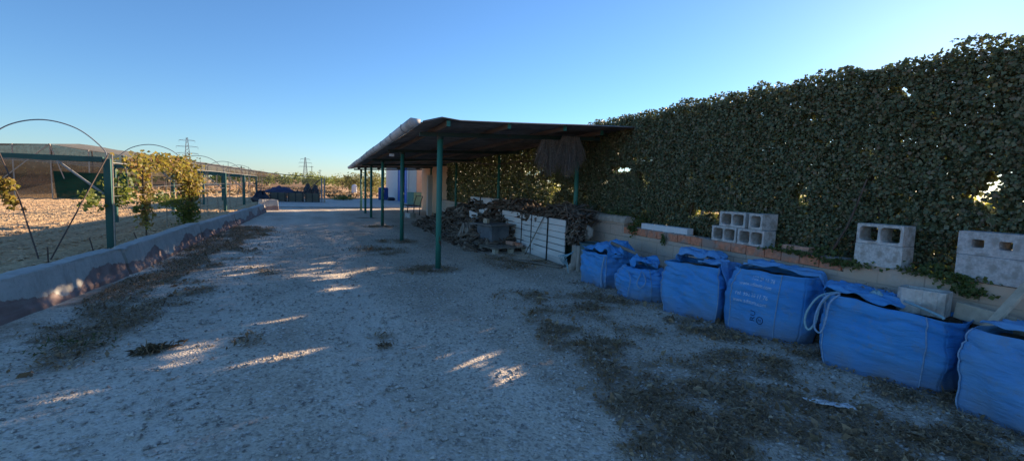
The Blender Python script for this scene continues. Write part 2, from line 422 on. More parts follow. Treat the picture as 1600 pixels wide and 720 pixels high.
# ------------------------------------------------------------------ camera
FPX, H = 740.0, 1.6
def cam_basis(vp=(503, 281.5), s=.032):
    roll = math.atan(s); c, sn = math.cos(roll), math.sin(roll)
    u = (vp[0] - 800) * c + (vp[1] - 360) * sn; v = -(vp[0] - 800) * sn + (vp[1] - 360) * c
    p = math.atan(-v / FPX)
    yaw = math.atan2(u, FPX * math.cos(p) - v * math.sin(p))
    Rt = Vector((math.cos(yaw), math.sin(yaw), 0)); Fh = Vector((-math.sin(yaw), math.cos(yaw), 0)); Z = Vector((0, 0, 1))
    F = Fh * math.cos(p) - Z * math.sin(p); U = Fh * math.sin(p) + Z * math.cos(p)
    return Rt * c + U * sn, U * c - Rt * sn, F
X_, Y_, F_ = cam_basis()
cd = bpy.data.cameras.new('camera'); cam = bpy.data.objects.new('camera', cd); COL.objects.link(cam)
mw = Matrix((X_, Y_, -F_)).transposed().to_4x4(); mw.translation = (0, 0, H); cam.matrix_world = mw
cd.sensor_fit = 'HORIZONTAL'; cd.sensor_width = 36; cd.lens = 36 * FPX / 1600; cd.clip_end = 6000; cd.clip_start = .05
scene.camera = cam

# ------------------------------------------------------------------ light
SUN_AZ, SUN_EL = 65.0, 15.0      # azimuth from +Y towards +X
w = bpy.data.worlds.new('World'); scene.world = w; w.use_nodes = True
nt = w.node_tree; bg = nt.nodes['Background']; sky = nt.nodes.new('ShaderNodeTexSky'); sky.sky_type = 'NISHITA'
sky.sun_disc = False; sky.sun_elevation = R(SUN_EL); sky.sun_rotation = R(SUN_AZ)
sky.air_density = 1.0; sky.dust_density = .13; sky.ozone_density = 6.0; sky.altitude = 60
nt.links.new(sky.outputs[0], bg.inputs[0]); bg.inputs[1].default_value = .084
sl = bpy.data.lights.new('sun', 'SUN'); sl.energy = 5.0; sl.angle = R(.55); sl.color = (1, .77, .53)
so = bpy.data.objects.new('sun', sl); COL.objects.link(so)
sd = Vector((math.sin(R(SUN_AZ)) * math.cos(R(SUN_EL)), math.cos(R(SUN_AZ)) * math.cos(R(SUN_EL)), math.sin(R(SUN_EL))))
so.rotation_euler = (-sd).to_track_quat('-Z', 'Y').to_euler(); so.location = (20, 10, 20)
vs = scene.view_settings; vs.view_transform = 'Standard'; vs.look = 'None'; vs.gamma = 1; vs.use_curve_mapping = False; vs.exposure = 1.32
scene.cycles.max_bounces = 6; scene.cycles.transparent_max_bounces = 12; scene.cycles.caustics_reflective = False

def litter_mask(x, y):
    m = np.zeros_like(x)
    n = fbm(x * 1.3, y * 1.3, 0, 31, 4); nl = fbm(x * 2.6, y * .8, 0, 33, 4); n2 = fbm(x * 3.5, y * 3.5, 0, 41, 3)
    # beside barrier
    e = np.clip(1 - np.abs(x + 2.25) / 1.35, 0, 1) * (y > 5.6) * (y < 17.5)
    m = np.maximum(m, np.clip((nl * .6 + n2 * .4 + e * .34 - .63) * 5.5, 0, 1) * np.clip(e * 2.2, 0, 1))
    # along bags and right foreground
    edge = .95 + .17 * y
    r = np.clip((x - edge) / .8, 0, 1) * (y < 6.3) * (x < 4.9)
    m = np.maximum(m, np.clip((n * .45 + n2 * .55 + r * .10 - .52) * 5, 0, 1) * np.clip(r * 1.6, 0, 1) + .14 * r)
    b = np.clip(1 - np.abs(x - (4.55 - .02 * y)) / .75, 0, 1) * (y < 7)
    m = np.maximum(m, np.clip(b * 1.6 * (n2 - .1), 0, 1))
    # under shed around posts / pile
    for py in (8.6, 12.95, 17.4, 21.6):
        m = np.maximum(m, np.clip(np.clip(1 - np.hypot((x - 1.85) / .7, (y - py) / .6), 0, 1) * 2.4 * (n2 - .22) * 2 , 0, 1))
    for cx, cy, cr in ((1.2, 11.2, .6), (2.6, 6.2, .3), (-.7, 5.1, .17), (.6, 4.9, .12), (3.1, 6.1, .35), (-.9, 9.0, .3), (-2.1, 5.2, .35), (3.8, 9.2, .7)):
        m = np.maximum(m, np.clip(np.clip(1.4 - np.hypot(x - cx, (y - cy) * .8) / cr, 0, 1) * 3 * (n2 - .3), 0, 1))
    return m
# ------------------------------------------------------------------ ground
def gheight(x, y):
    return 0.05 * (fbm(x * .5, y * .5, 3, 11) - .5)
g = MB(); S = 3500
g.poly([(-S, -S, -.03), (S, -S, -.03), (S, S, -.03), (-S, S, -.03)])
tag(g.build('ground', M['far_soil']), kind='structure')
def field_fn(u, v):
    x = -30 + u * 26.9; y = 2 + v * 60
    z = .03 * math.sin(x * 9) * 1.0 + .06 * float(fbm(x * 1.5, y * 1.5, 0, 5)) - .01
    return (x, y, z)
g = MB(); g.grid(field_fn, 260, 240)
tag(g.build('ploughed_field', M['field'], smooth=True), kind='structure')
def yard_fn(u, v):
    x = -3.25 + u * 9.2; y = -3 + v * 36.5
    return (x, y, .012 - .014 * math.exp(-((x - .42) / .22) ** 2) - .012 * math.exp(-((x + 1.15) / .24) ** 2) + float(gheight(x, y)) * .5 + (.012 * (float(fbm(x * 3, y * 3, 0, 21)) - .5)))
g = MB(); g.grid(yard_fn, 150, 500)
gy = tag(g.build('gravel_yard', M['gravel'], smooth=True), kind='structure')
vv = np.array([v.co[:] for v in gy.data.vertices]); lmv = litter_mask(vv[:, 0], vv[:, 1])
at = gy.data.attributes.new('soil', 'FLOAT', 'POINT'); at.data.foreach_set('value', np.clip(lmv, 0, 1).astype(np.float32))
wv = .12 * (fbm(vv[:, 1] * .25, 0 * vv[:, 1], 0, 88) - .5)
trk = np.maximum(np.exp(-((vv[:, 0] - .42 - wv) / .24) ** 2), .8 * np.exp(-((vv[:, 0] + 1.15 - wv) / .26) ** 2))
at = gy.data.attributes.new('track', 'FLOAT', 'POINT'); at.data.foreach_set('value', trk.astype(np.float32))
g = MB()
g.poly([(-3.2, 29.0, .045), (7.6, 31.0, .045), (7.0, 52, .045), (4.6, 45, .045), (-4.2, 37.5, .045)])
tag(g.build('concrete_apron', M['apron']), kind='structure')

# stones
def stones(n, fn, smin, smax, name, mat):
    P = fn(n); n = len(P)
    base = np.array([(1, 0, 0), (0, 1, 0), (-1, 0, 0), (0, -1, 0), (0, 0, 1), (0, 0, -1)], float)
    s = smin * (smax / smin) ** (RNG.random(n) ** 2.5)
    v = base[None] * (.6 + .6 * RNG.random((n, 6, 1))) * s[:, None, None] * np.array([1, 1, .6])
    a = RNG.random(n) * 6.28; ca, sa = np.cos(a)[:, None], np.sin(a)[:, None]
    x = v[..., 0] * ca - v[..., 1] * sa; y = v[..., 0] * sa + v[..., 1] * ca
    v = np.stack([x, y, v[..., 2]], -1) + P[:, None, :]
    tri = np.array([(0, 1, 4), (1, 2, 4), (2, 3, 4), (3, 0, 4), (1, 0, 5), (2, 1, 5), (3, 2, 5), (0, 3, 5)])
    vv = v[:, tri.ravel(), :].reshape(-1, 3)
    me = fast_mesh(name, vv, 3); return link_mesh(name, me, mat)
def st_pos(n):
    d = 1.6 + 12 * RNG.random(n) ** 1.4; a = RNG.random(n) * 6.28
    x = -2.7 + 7.6 * RNG.random(n); y = 1.0 + 15 * RNG.random(n) ** 1.6
    return np.stack([x, y, .016 + gheight(x, y) * .5], -1)
t = NT('stone'); gg = t.n('ShaderNodeNewGeometry'); 
P_ = t.coord('Object'); c = t.ramp(t.noise(P_, 30, 1), [(.3, (.22, .19, .165)), (.5, (.45, .40, .34)), (.7, (.72, .65, .56))]); t.pbr(c, .95, spec=.1); M['stone'] = t.m
tag(stones(36000, st_pos, .006, .032, 'gravel_stones', M['stone']), kind='stuff')
def clod_pos(n):
    x = -3.6 - 14 * RNG.random(n) ** 1.3; y = 6 + 26 * RNG.random(n)
    return np.stack([x, y, 0.03 + 0 * x], -1)
M['clod'] = mat_simple('clod', (.60, .42, .25), .98, .35, 5, .3)
tag(stones(16000, clod_pos, .02, .07, 'soil_clods', M['clod']), kind='stuff')

# litter
def litter(n, size, aspect, name, mat, flat):
    x = -2.75 + 7.9 * RNG.random(n); y = 1.0 + 17 * RNG.random(n) ** 1.5
    k = RNG.random(n) < litter_mask(x, y) ** 1.3 * .7; x, y = x[k], y[k]
    z = .022 + gheight(x, y) * .5 + .03 * RNG.random(len(x)) ** 2
    P = np.stack([x, y, z], -1); s = size * (.5 + RNG.random(len(x)))
    me = fast_mesh(name, leaf_quads(P, s, (0, 0, 1), aspect, flat, .2), 4)
    return tag(link_mesh(name, me, mat), kind='stuff')
litter(230000, .028, .6, 'leaf_litter', M['litter'], .2)
litter(380000, .07, .05, 'dry_grass', M['straw'], .45)
litter(9000, .085, .45, 'fallen_leaves', M['litter'], .1)
litter(5000, .20, .035, 'twigs', M['straw'], .6)
def tuft(x, y, n, h, spread, mat, label, seed):
    rr = np.random.default_rng(seed); a = rr.random(n) * 6.28; L_ = h * (.4 + .8 * rr.random(n)); tilt = .25 + 1.1 * rr.random(n) ** .6
    bx = rr.normal(size=n) * spread * .4; by = rr.normal(size=n) * spread * .4
    d = np.stack([np.cos(a) * np.sin(tilt), np.sin(a) * np.sin(tilt), np.cos(tilt)], -1); wv = np.stack([-np.sin(a), np.cos(a), 0 * a], -1) * .0045
    b0 = np.stack([bx, by, 0 * bx], -1); md = b0 + d * L_[:, None] * .55; tip = b0 + d * L_[:, None] - np.array([0, 0, 1]) * (L_ * tilt * .35)[:, None]
    v = np.stack([b0 - wv, b0 + wv, md + wv, tip, md - wv], 1).reshape(-1, 3); v[:, 2] = np.maximum(v[:, 2], .002)
    o = link_mesh('grass_tuft', fast_mesh('grass_tuft', v, 5), mat); o.location = (x, y, .02); return tag(o, label, 'grass tuft')
tuft(-2.15, 5.5, 170, .065, .35, M['weed'], 'low green weed sprouting at the foot of the nearest barrier', 1)
tuft(-1.42, 5.05, 150, .12, .16, M['straw'], 'dry spiky grass tuft standing alone on the gravel near the left', 2)
tuft(.55, 4.6, 110, .05, .12, M['litter'], 'small brown clump lying in the middle of the gravel lane', 3)
tuft(2.6, 4.1, 200, .06, .4, M['straw'], 'spread dry grass tuft on the litter before the printed bag', 5)
# ------------------------------------------------------------------ hedge
def hedge():
    root = empty('ivy_hedge', (5.6, 12, 0), 0, 'tall long hedge of dense ivy leaves rising behind the block wall', 'hedge')
    def surf(n, y0, y1, z0, thick, size, seed):
        y = y0 + (y1 - y0) * RNG.random(n)
        top = 2.93 + .03 * (fbm(y * 1.5, 0 * y, 0, seed) - .5) * 2 + .045 * (vnoise(y * 7, 0 * y, 2, seed) - .5) * 2
        z = z0 + (top - z0) * RNG.random(n) ** .95
        # fringe
        fr = RNG.random(n) < .035; z[fr] = top[fr] + .13 * RNG.random(fr.sum()) ** 1.6 * (.3 + 1.2 * fbm(y[fr] * 2.5, 0 * y[fr], 0, 77))
        relief = .14 * (fbm(y * .9, z * .9, 0, seed + 3) - .5) + .10 * (fbm(y * 4, z * 4, 0, seed + 6, 2) - .5)
        x = 5.5 - relief + thick * RNG.random(n) ** 1.2
        return x, y, z, top
    def gaps(y, z):
        fine = fbm(y * 5.5, z * 5.5, 0, 91, 2)
        big = fbm(y * 1.0, z * 1.0, 0, 95, 2)
        thr = .175 + .14 * (big - .5)
        # looser patches
        for cy, cz, ry, rz, a in ((8.2, 1.75, .8, .7, .23), (11.0, 1.55, 1.3, .6, .30), (12.6, 2.1, .7, .5, .2), (6.0, 1.28, .8, .2, .20), (4.6, 1.38, .7, .28, .22), (7.2, 1.9, .5, .4, .12), (5.2, 1.9, .5, .3, .12),
                                  (3.4, 1.8, .8, .35, .15), (2.6, 1.45, .5, .3, .03), (2.3, 2.1, .5, .3, .02), (1.6, 1.5, .4, .3, .02), (3.0, 2.5, 1, .3, .07), (4.4, 2.35, .9, .3, .12), (5.6, 2.1, .6, .3, .07),
                                  (8.4, 2.45, .5, .25, .10)):
            thr = thr + a * np.clip(1.25 - np.hypot((y - cy) / ry, (z - cz) / rz), 0, 1)
        thr = np.where(y > 13.5, thr - .12, thr)
        tiny = vnoise(y * 12, z * 12, 0, 131)
        return (fine < thr) | ((tiny < .12) & (fbm(y * .8, z * .8, 4, 133, 2) > .40) & (y < 13))
    x, y, z, top = surf(350000, -1.0, 11, .75, .20, .05, 61)
    k = ~gaps(y, z); P = np.stack([x, y, z], -1)[k]
    s = .020 + .036 * RNG.random(len(P)) ** 1.5
    q1 = leaf_quads(P, s, (-.8, -.1, .3), .9, .05, .35)
    x, y, z, top = surf(52000, -1.0, 11, .6, .08, .05, 61); x = x + .20
    k = ~gaps(y, z) & (z < top - .03); P = np.stack([x, y, z], -1)[k]
    q3 = leaf_quads(P, .045 + .035 * RNG.random(len(P)), (-1.2, -.3, .2), .95, .3, .2)
    x, y, z, top = surf(60000, 11, 22.2, .3, .3, .09, 61)
    k = ~gaps(y, z); P = np.stack([x, y, z], -1)[k]
    q2 = leaf_quads(P, .05 + .055 * RNG.random(len(P)), (-.8, -.1, .3), .85, .05, .3)
    me = fast_mesh('foliage', np.concatenate([q1, q3, q2]) - np.array([5.6, 12, 0]), 4)
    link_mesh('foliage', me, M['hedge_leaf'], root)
    # support fence and woody stems inside
    m = MB()
    for i in range(70):
        yy = random.uniform(-.8, 21.5); pts = []; zz = .2; xx = 5.62
        lean = random.uniform(-.5, .5)
        while zz < random.uniform(2.0, 2.9):
            pts.append((xx + random.uniform(-.03, .03), yy, zz)); zz += .25; yy += lean * .2 + random.uniform(-.06, .06)
        if len(pts) > 2: m.tube(pts, [.014 * (1 - .5 * j / len(pts)) for j in range(len(pts))], 5)
    m.tube([(5.42, 3.62, 1.0), (5.43, 3.5, 1.25), (5.4, 3.4, 1.5), (5.47, 3.36, 1.8)], [.014, .013, .011, .008], 6)
    tag(m.build('stems', M['bark'], root), kind='stuff')
    for yy in range(0, 22, 3): m = MB(); m.tube([(5.75, yy, 0), (5.75, yy, 2.75)], .025, 8); m.build('fence_post', M['steel'], root)
    # sprigs trailing over the wall
    qs = []
    for cy, cz, ry, rz, n in ((7.75, 1.1, .35, .06, 420), (7.05, .98, .12, .12, 350), (3.35, .90, .2, .03, 220), (2.25, .83, .10, .03, 160), (2.35, .92, .15, .05, 200), (4.0, .95, .3, .03, 180), (6.2, .82, .05, .06, 60), (3.75, .97, .25, .04, 160), (2.6, .95, .2, .04, 160)):
        y = cy + ry * RNG.normal(size=n) * .6; z = cz + rz * RNG.normal(size=n) * .7
        x = 5.17 - .03 * RNG.random(n); up = z > .96; x[up] = 5.2 + .3 * RNG.random(up.sum())
        qs.append(leaf_quads(np.stack([x, y, z], -1), .025 + .03 * RNG.random(n), (-.6, 0, .3), .85, -.1, .3))
    link_mesh('trailing_sprigs', fast_mesh('trailing_sprigs', np.concatenate(qs) - np.array([5.6, 12, 0]), 4), M['weed'], root)
hedge()
# sunlit shrubs behind the hedge
def crown(n, c, r, size, seed, clump=2.2, thr=.47):
    p = RNG.normal(size=(n * 3, 3)); p /= np.linalg.norm(p, axis=1)[:, None]
    rad = RNG.random(n * 3) ** .45
    lump = .72 + .56 * fbm(p[:, 0] * clump + 9, p[:, 1] * clump + 9, p[:, 2] * clump + 9, seed, 2)
    q = p * (rad * lump)[:, None]
    k = fbm(q[:, 0] * 4 + 20, q[:, 1] * 4 + 20, q[:, 2] * 4 + 20, seed + 9, 2) > thr
    q = q[k][:n]
    P = q * np.array(r) + np.array(c)
    return leaf_quads(P, size * (.6 + .8 * RNG.random(len(P))), (0, 0, .4), .7, 0, .3)
def trunk_mb(base, hgt, rad, nb=4, spread=.5):
    m = MB(); b = Vector(base)
    m.tube([b, b + Vector((.04, .02, hgt * .5)), b + Vector((0, .05, hgt))], [rad, rad * .8, rad * .5], 7)
    for i in range(nb):
        a = i * 6.28 / nb + random.random(); e = Vector((math.cos(a) * spread, math.sin(a) * spread, hgt * 1.25))
        m.tube([b + Vector((0, 0, hgt * .55)), b + Vector((e.x * .5, e.y * .5, hgt)), b + e], [rad * .5, rad * .35, rad * .12], 5)
    return m
BL = ['rounded yellow-green shrub seen through the thin hedge beside the shed post', 'sunlit shrub seen through gaps in the hedge above the long white beam',
      'sunlit shrub seen through the hedge above the stacked hollow blocks', 'sunlit shrub glowing through the hedge above the near hollow block stack', 'bright shrub seen through the small holes of the nearest block stack',
      'sunlit shrub glowing through the gap above the white plank panel', 'sunlit shrub seen through the gap behind the brushwood under the shed']
for i, (bx, by, bz) in enumerate(((8.9, 10.8, 1.9), (8.3, 7.6, 1.7), (8.0, 5.4, 1.75), (8.0, 3.6, 1.7), (7.6, 1.9, 1.7), (9.2, 14.5, 2.0), (9.8, 18.5, 2.1))):
    r = empty('garden_shrub', (bx, by, 0), 0, BL[i], 'shrub', 'shrubs behind the hedge')
    cz = bz * .55
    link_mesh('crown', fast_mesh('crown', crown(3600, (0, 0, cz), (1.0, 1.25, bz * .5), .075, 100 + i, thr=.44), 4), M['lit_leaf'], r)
    trunk_mb((bx, by, -.02), cz, .05).build('trunk', M['bark'], r)

# ------------------------------------------------------------------ right wall
wr = empty('block_wall', (5.3, 5, 0), 0, 'low grey block wall with an orange brick course along the hedge', 'wall')
def wavy_top(y): return 0
m = MB()
m.box((5.3, 5.35, .35), (.2, 4.02, .90)); m.build('block_courses', M['block_wall'], wr)     # y 3.34..7.36 z ..0.80
m = MB(); m.box((5.3, 1.1, .42), (.2, 4.48, .98)); m.build('near_block_courses', M['block_wall'], wr)
m = MB(); m.box((5.3, 8.22, .47), (.2, 1.72, 1.04)); m.build('beige_block_courses', M['beige_wall'], wr)
m = MB(); m.box((5.3, 15.6, .4), (.2, 13.0, .94)); m.build('rear_block_courses', M['block_wall'], wr)
m = MB(); yy = 3.36
k = 0
while yy < 7.3:
    L = random.choice((.24, .25, .26, .28)); L = min(L, 7.36 - yy)
    m.box((5.295 + random.uniform(-.006, .004), yy + L / 2, .80 + .062 + random.uniform(-.004, .004)), (.2, L - .012, .118), Matrix.Rotation(random.uniform(-.015, .015), 3, 'Z'), .002); yy += L; k += 1
m.build('brick_course', M['brick'], wr, bevel=.004)
m = MB(); m.box((5.305, 5.35, .806 + .055), (.17, 3.99, .108)); m.build('mortar_bed', M['mortar'], wr)
def cop(u, v):
    y = 7.3 + u * 1.8; a = v * math.pi
    nz = .018 * (float(fbm(y * 4, v * 3, 0, 5)) - .5)
    return (5.3 - math.cos(a) * (.135 + nz), y, .985 + .13 * (math.sin(a) ** .5 if 0 < v < 1 else 0) + nz)
m = MB(); m.grid(cop, 40, 12); m.poly([(5.3 - math.cos(a) * .13, 7.3, .985 + .12 * math.sin(a) ** .5) for a in [math.pi * i / 12 for i in range(13)]]); m.build('stone_coping', M['coping'], wr, smooth=True)
m = MB()
for i in range(14):
    y = random.uniform(3.5, 7.2)
    m.box((5.3, 3.5 + i * .27, .92 + random.uniform(0, .008)), (.17 + random.uniform(-.03, 0), .22, .02), Matrix.Rotation(random.uniform(-.2, .2), 3, 'Z'), .008)
m.build('mortar_crumbs', M['mortar'], wr)

# loose brick
def simple_thing(name, label, cat, c, d, mat, rz=0, tilt=None, bevel=.005, group=None, jit=0.0):
    m = MB(); m.box((0, 0, d[2] / 2), d, None, jit)
    o = m.build(name, mat, bevel=bevel, world=False); o.location = c
    o.rotation_euler = tilt if tilt else (0, 0, rz)
    return tag(o, label, cat, group)
# hollow blocks: local x = depth (away from road), y = length, z = height; holes run along x
def hollow_block(depth, length, height, nh, t=.028, hz=None, mt='concrete_block', name='hollow_block', label='', group=None, loc=(0, 0, 0), rz=0, hole=None):
    m = MB(); ys = [-length / 2]; web = t
    hw = (length - (nh + 1) * web) / nh if hole is None else hole[0]
    hh = height - 2 * t if hole is None else hole[1]
    gap = (length - nh * hw) / (nh + 1)
    for i in range(nh): ys += [-length / 2 + gap * (i + 1) + hw * i, -length / 2 + gap * (i + 1) + hw * (i + 1)]
    ys.append(length / 2); z0 = (height - hh) / 2; zs = [0, z0, height - z0, height]
    # chamfered hole corners through extra polygon corners
    ch = min(hw, hh) * .14
    x0, x1 = -depth / 2, depth / 2
    for j in range(3):
        for i in range(len(ys) - 1):
            hollow = (j == 1 and i % 2 == 1)
            ya, yb, za, zb = ys[i], ys[i + 1], zs[j], zs[j + 1]
            if not hollow:
                m.poly([(x0, ya, za), (x0, ya, zb), (x0, yb, zb), (x0, yb, za)])
                m.poly([(x1, ya, za), (x1, yb, za), (x1, yb, zb), (x1, ya, zb)])
            else:
                loop = [(ya + ch, za), (yb - ch, za), (yb, za + ch), (yb, zb - ch), (yb - ch, zb), (ya + ch, zb), (ya, zb - ch), (ya, za + ch)]
                for a in range(8):
                    p, q = loop[a], loop[(a + 1) % 8]
                    m.poly([(x0, *p), (x0, *q), (x1, *q), (x1, *p)])
                for cy, cz, pa, pb in ((ya, za, loop[7], loop[0]), (yb, za, loop[1], loop[2]), (yb, zb, loop[3], loop[4]), (ya, zb, loop[5], loop[6])):
                    m.poly([(x0, cy, cz), (x0, *pa), (x0, *pb)]); m.poly([(x1, cy, cz), (x1, *pb), (x1, *pa)])
    a, b = -length / 2, length / 2
    m.poly([(x0, a, 0), (x0, b, 0), (x1, b, 0), (x1, a, 0)][::-1]); m.poly([(x0, a, height), (x0, b, height), (x1, b, height), (x1, a, height)])
    m.poly([(x0, a, 0), (x1, a, 0), (x1, a, height), (x0, a, height)]); m.poly([(x0, b, 0), (x0, b, height), (x1, b, height), (x1, b, 0)])
    me = bpy.data.meshes.new(name); me.from_pydata(m.v, [], m.f); me.update()
    import bmesh
    bm = bmesh.new(); bm.from_mesh(me); bmesh.ops.remove_doubles(bm, verts=bm.verts, dist=.0005); bmesh.ops.recalc_face_normals(bm, faces=bm.faces); bm.to_mesh(me); bm.free()
    o = link_mesh(name, me, M[mt]); o.location = loc; o.rotation_euler = (0, 0, rz)
    bv = o.modifiers.new('b', 'BEVEL'); bv.width = .004; bv.segments = 2; bv.limit_method = 'ANGLE'; bv.angle_limit = R(50)
    return tag(o, label, 'block', group)
GB = 'concrete blocks stacked on the wall'
ZT = .926
hollow_block(.2, .42, .21, 2, label='lower left two-hole block of the stack in the middle of the wall', group=GB, loc=(5.31, 5.02, ZT), rz=.03)
hollow_block(.2, .42, .21, 2, label='lower right two-hole block of the stack in the middle of the wall', group=GB, loc=(5.30, 4.56, ZT), rz=-.02)
hollow_block(.2, .42, .205, 2, label='upper left two-hole block with open square cells, resting on two others', group=GB, loc=(5.34, 4.92, ZT + .213), rz=.05)
hollow_block(.26, .215, .205, 1, label='single-hole half block on the upper right of the middle stack', group=GB, loc=(5.36, 4.52, ZT + .213), rz=-.04)
def solid_block(loc, label, L=.4, rz=0, mt='concrete_block', h=.2):
    m = MB(); m.box((0, 0, h / 2), (.2, L, h)); o = m.build('concrete_block', M[mt], world=False, bevel=.005); o.location = loc; o.rotation_euler = (0, 0, rz)
    return tag(o, label, 'block', GB)
ZN = .912
solid_block((5.28, 3.02, ZN), 'solid-faced grey block under a two-hole block on the wall', rz=.04, L=.43, h=.22)
hollow_block(.2, .42, .20, 2, t=.026, label='two-hole block lying on a solid-faced block, with its cells open to the yard', group=GB, loc=(5.29, 3.025, ZN + .223), rz=.04)
solid_block((5.28, 2.15, ZN + .005), 'solid-faced grey block at the bottom of the rightmost stack', rz=.02, L=.46, mt='concrete_block_dark', h=.22)
hollow_block(.2, .45, .2, 2, label='block with two small oblong holes on top of the rightmost stack', group=GB, loc=(5.29, 2.16, ZN + .228), rz=.02, hole=(.085, .07), mt='concrete_block_dark')
simple_thing('loose_brick', 'loose pale orange brick lying on the brick course right of the hollow blocks', 'brick', (5.29, 3.95, .925), (.12, .34, .075), M['pale_brick'], rz=.03)
simple_thing('concrete_beam', 'long white concrete beam lying on the wall top', 'beam', (5.33, 6.36, .925), (.13, 1.08, .10), M['white_beam'], rz=.05)

# ------------------------------------------------------------------ big bags
def nz3(x, y, z): return mnoise.noise(Vector((x, y, z)))
class Bag:
    def __init__(s, A, B, d, h, seed, label, rnd=.35, bulge=.07, topin=.0, lean=0, mat='bag', fold=1.0, zoff=0, sag=0, seams=(-1, 1)):
        A = Vector((*A, 0)); B = Vector((*B, 0)); s.w = (B - A).length; s.d = d; s.h = h; s.seed = seed; s.rnd = rnd; s.bulge = bulge; s.topin = topin; s.lean = lean; s.fold = fold; s.sag = sag; s.seams = seams
        e = (B - A).normalized(); n = Vector((-e.y, e.x, 0)); s.c = (A + B) / 2 + n * d / 2
        s.root = empty('bulk_bag', (s.c.x, s.c.y, zoff), math.atan2(e.y, e.x), label, 'bag', 'blue bulk bags along the wall'); s.mat = mat
        s.body()
    def map(s, p, out=0.0):
        w, d, h, q = s.w, s.d, s.h, s.seed * 7.3
        nx, ny, z = 2 * p[0] / w, 2 * p[1] / d, p[2] / h; k = s.rnd
        fx = nx * math.sqrt(max(0, 1 - k * ny * ny / 2)); fy = ny * math.sqrt(max(0, 1 - k * nx * nx / 2))
        zz = min(max(z, 0), 1)
        sc = 1 + s.bulge * math.sin(math.pi * min(1, zz * .92 + .04)) ** .7 - s.topin * zz ** 3 - .05 * (1 - zz) ** 6
        fx *= sc; fy *= sc
        L = math.hypot(fx, fy) + 1e-6; dx, dy = fx / L, fy / L
        # wrinkles: horizontal creases toward the top, gentle dents below
        top = zz ** 1.5
        wr = nz3(nx * 1.3 + ny + q, z * 11 + nx * .7, q) * .026 * top * s.fold
        wr += nz3(nx * 5 + q, z * 3 + ny * 5, q + 2) * .010 * (1 - zz) * s.fold
        cr = 1 - abs(nz3(nx * .9 + ny * .9 + q, z * 8 + .8 * nx, q + 5)) * 2
        wr -= max(0, cr - .6) * .06 * (.25 + top) * s.fold
        wr += nz3(nx * 1.6 + q, ny * 1.6, z * 2.2) * .045 + nz3(nx * 2.6 + z * 4 + q, ny * 2, z * 3) * .014 * s.fold
        x = fx * w / 2 + dx * (wr + out); y = fy * d / 2 + dy * (wr + out)
        zo = p[2] + .018 * nz3(nx * 2 + q, ny * 2, 3) * zz - s.sag * zz * (nx * .5 + .5)
        return (x + s.lean * zz * zz, y, max(zo, .0))
    def body(s):
        N = 40; m = MB(); w, d, h = s.w / 2, s.d / 2, s.h
        for f in (lambda u, v: (-w + 2 * w * u, -d, h * v), lambda u, v: (w, -d + 2 * d * u, h * v), lambda u, v: (w - 2 * w * u, d, h * v), lambda u, v: (-w, d - 2 * d * u, h * v)):
            m.grid(lambda u, v, f=f: s.map(f(u, v)), N, N)
        o = m.build('body', M[s.mat], s.root, smooth=True, world=False, solid=.004)
        # soil fill
        m = MB(); m.grid(lambda u, v: (lambda p: (p[0] * .96, p[1] * .96, p[2] - .07 + .05 * nz3(u * 4, v * 4, s.seed)))(s.map((-w + 2 * w * u, -d + 2 * d * v, h))), 16, 16)
        m.build('soil_fill', M['soil'], s.root, smooth=True, world=False)
        # seams
        for sx in s.seams:
            m = MB(); m.tube([s.map((sx * w, -d, h * i / 26), .006) for i in range(27)], .0065, 6); m.build('seam', M['piping'], s.root, smooth=True, world=False)
        m = MB(); m.tube([s.map((-w + 2 * w * i / 26, -d, h * .0 + .012), .003) for i in range(27)], .004, 5); m.build('hem', M['piping'], s.root, smooth=True, world=False)
    def flap(s, name, u0, u1, v0, v1, lift=.05, amp=.05, seed=0, mat='bag_pale', drop=.0, nu=40, nv=28):
        """crumpled cloth lying over the top; u,v in -1..1 of the top plan"""
        m = MB(); w, d, h = s.w / 2, s.d / 2, s.h
        def fn(a, b):
            u = u0 + (u1 - u0) * a; v = v0 + (v1 - v0) * b
            cl = lambda t: max(-1.0, min(1.0, t))
            p = s.map((cl(u) * w, cl(v) * d, h))
            over = max(0, abs(u) - 1) * w + max(0, abs(v) - 1) * d
            ex = (u - cl(u)) * w * .35; ey = (v - cl(v)) * d * .35
            n = nz3(a * 3 + seed, b * 5, seed) + .5 * nz3(a * 7 + seed, b * 11, seed + 3)
            rdg = 1 - abs(nz3(a * 2.2 + b * 2 + seed, b * 6, seed + 8)) * 2.4
            edge = min(a, 1 - a, b, 1 - b) * 6; edge = min(1, edge)
            z = p[2] + lift * (.35 + .65 * edge) + amp * n * .8 + amp * max(0, rdg) * .9 - over * .85 - drop * a
            jit = .03 * nz3(a * 5 + seed, b * 5, 20)
            return (p[0] + ex + jit, p[1] + ey + jit + (.02 if over == 0 else -.012 if v < 0 else .012), z)
        m.grid(fn, nu, nv)
        return m.build(name, M[mat], s.root, smooth=True, world=False, solid=.004)
    def loop(s, pts, r=.011, name='strap_loop', mat='rope'):
        P = [Vector(p) for p in pts]; out = []
        for i in range(len(P) - 1):
            a, b, c, d = P[max(i - 1, 0)], P[i], P[i + 1], P[min(i + 2, len(P) - 1)]
            for j in range(6):
                t_ = j / 6; out.append(.5 * ((2 * b) + (c - a) * t_ + (2 * a - 5 * b + 4 * c - d) * t_ ** 2 + (3 * b - a - 3 * c + d) * t_ ** 3))
        out.append(P[-1]); m = MB(); m.tube(out, r, 6); m.build(name, M[mat], s.root, smooth=True, world=False)

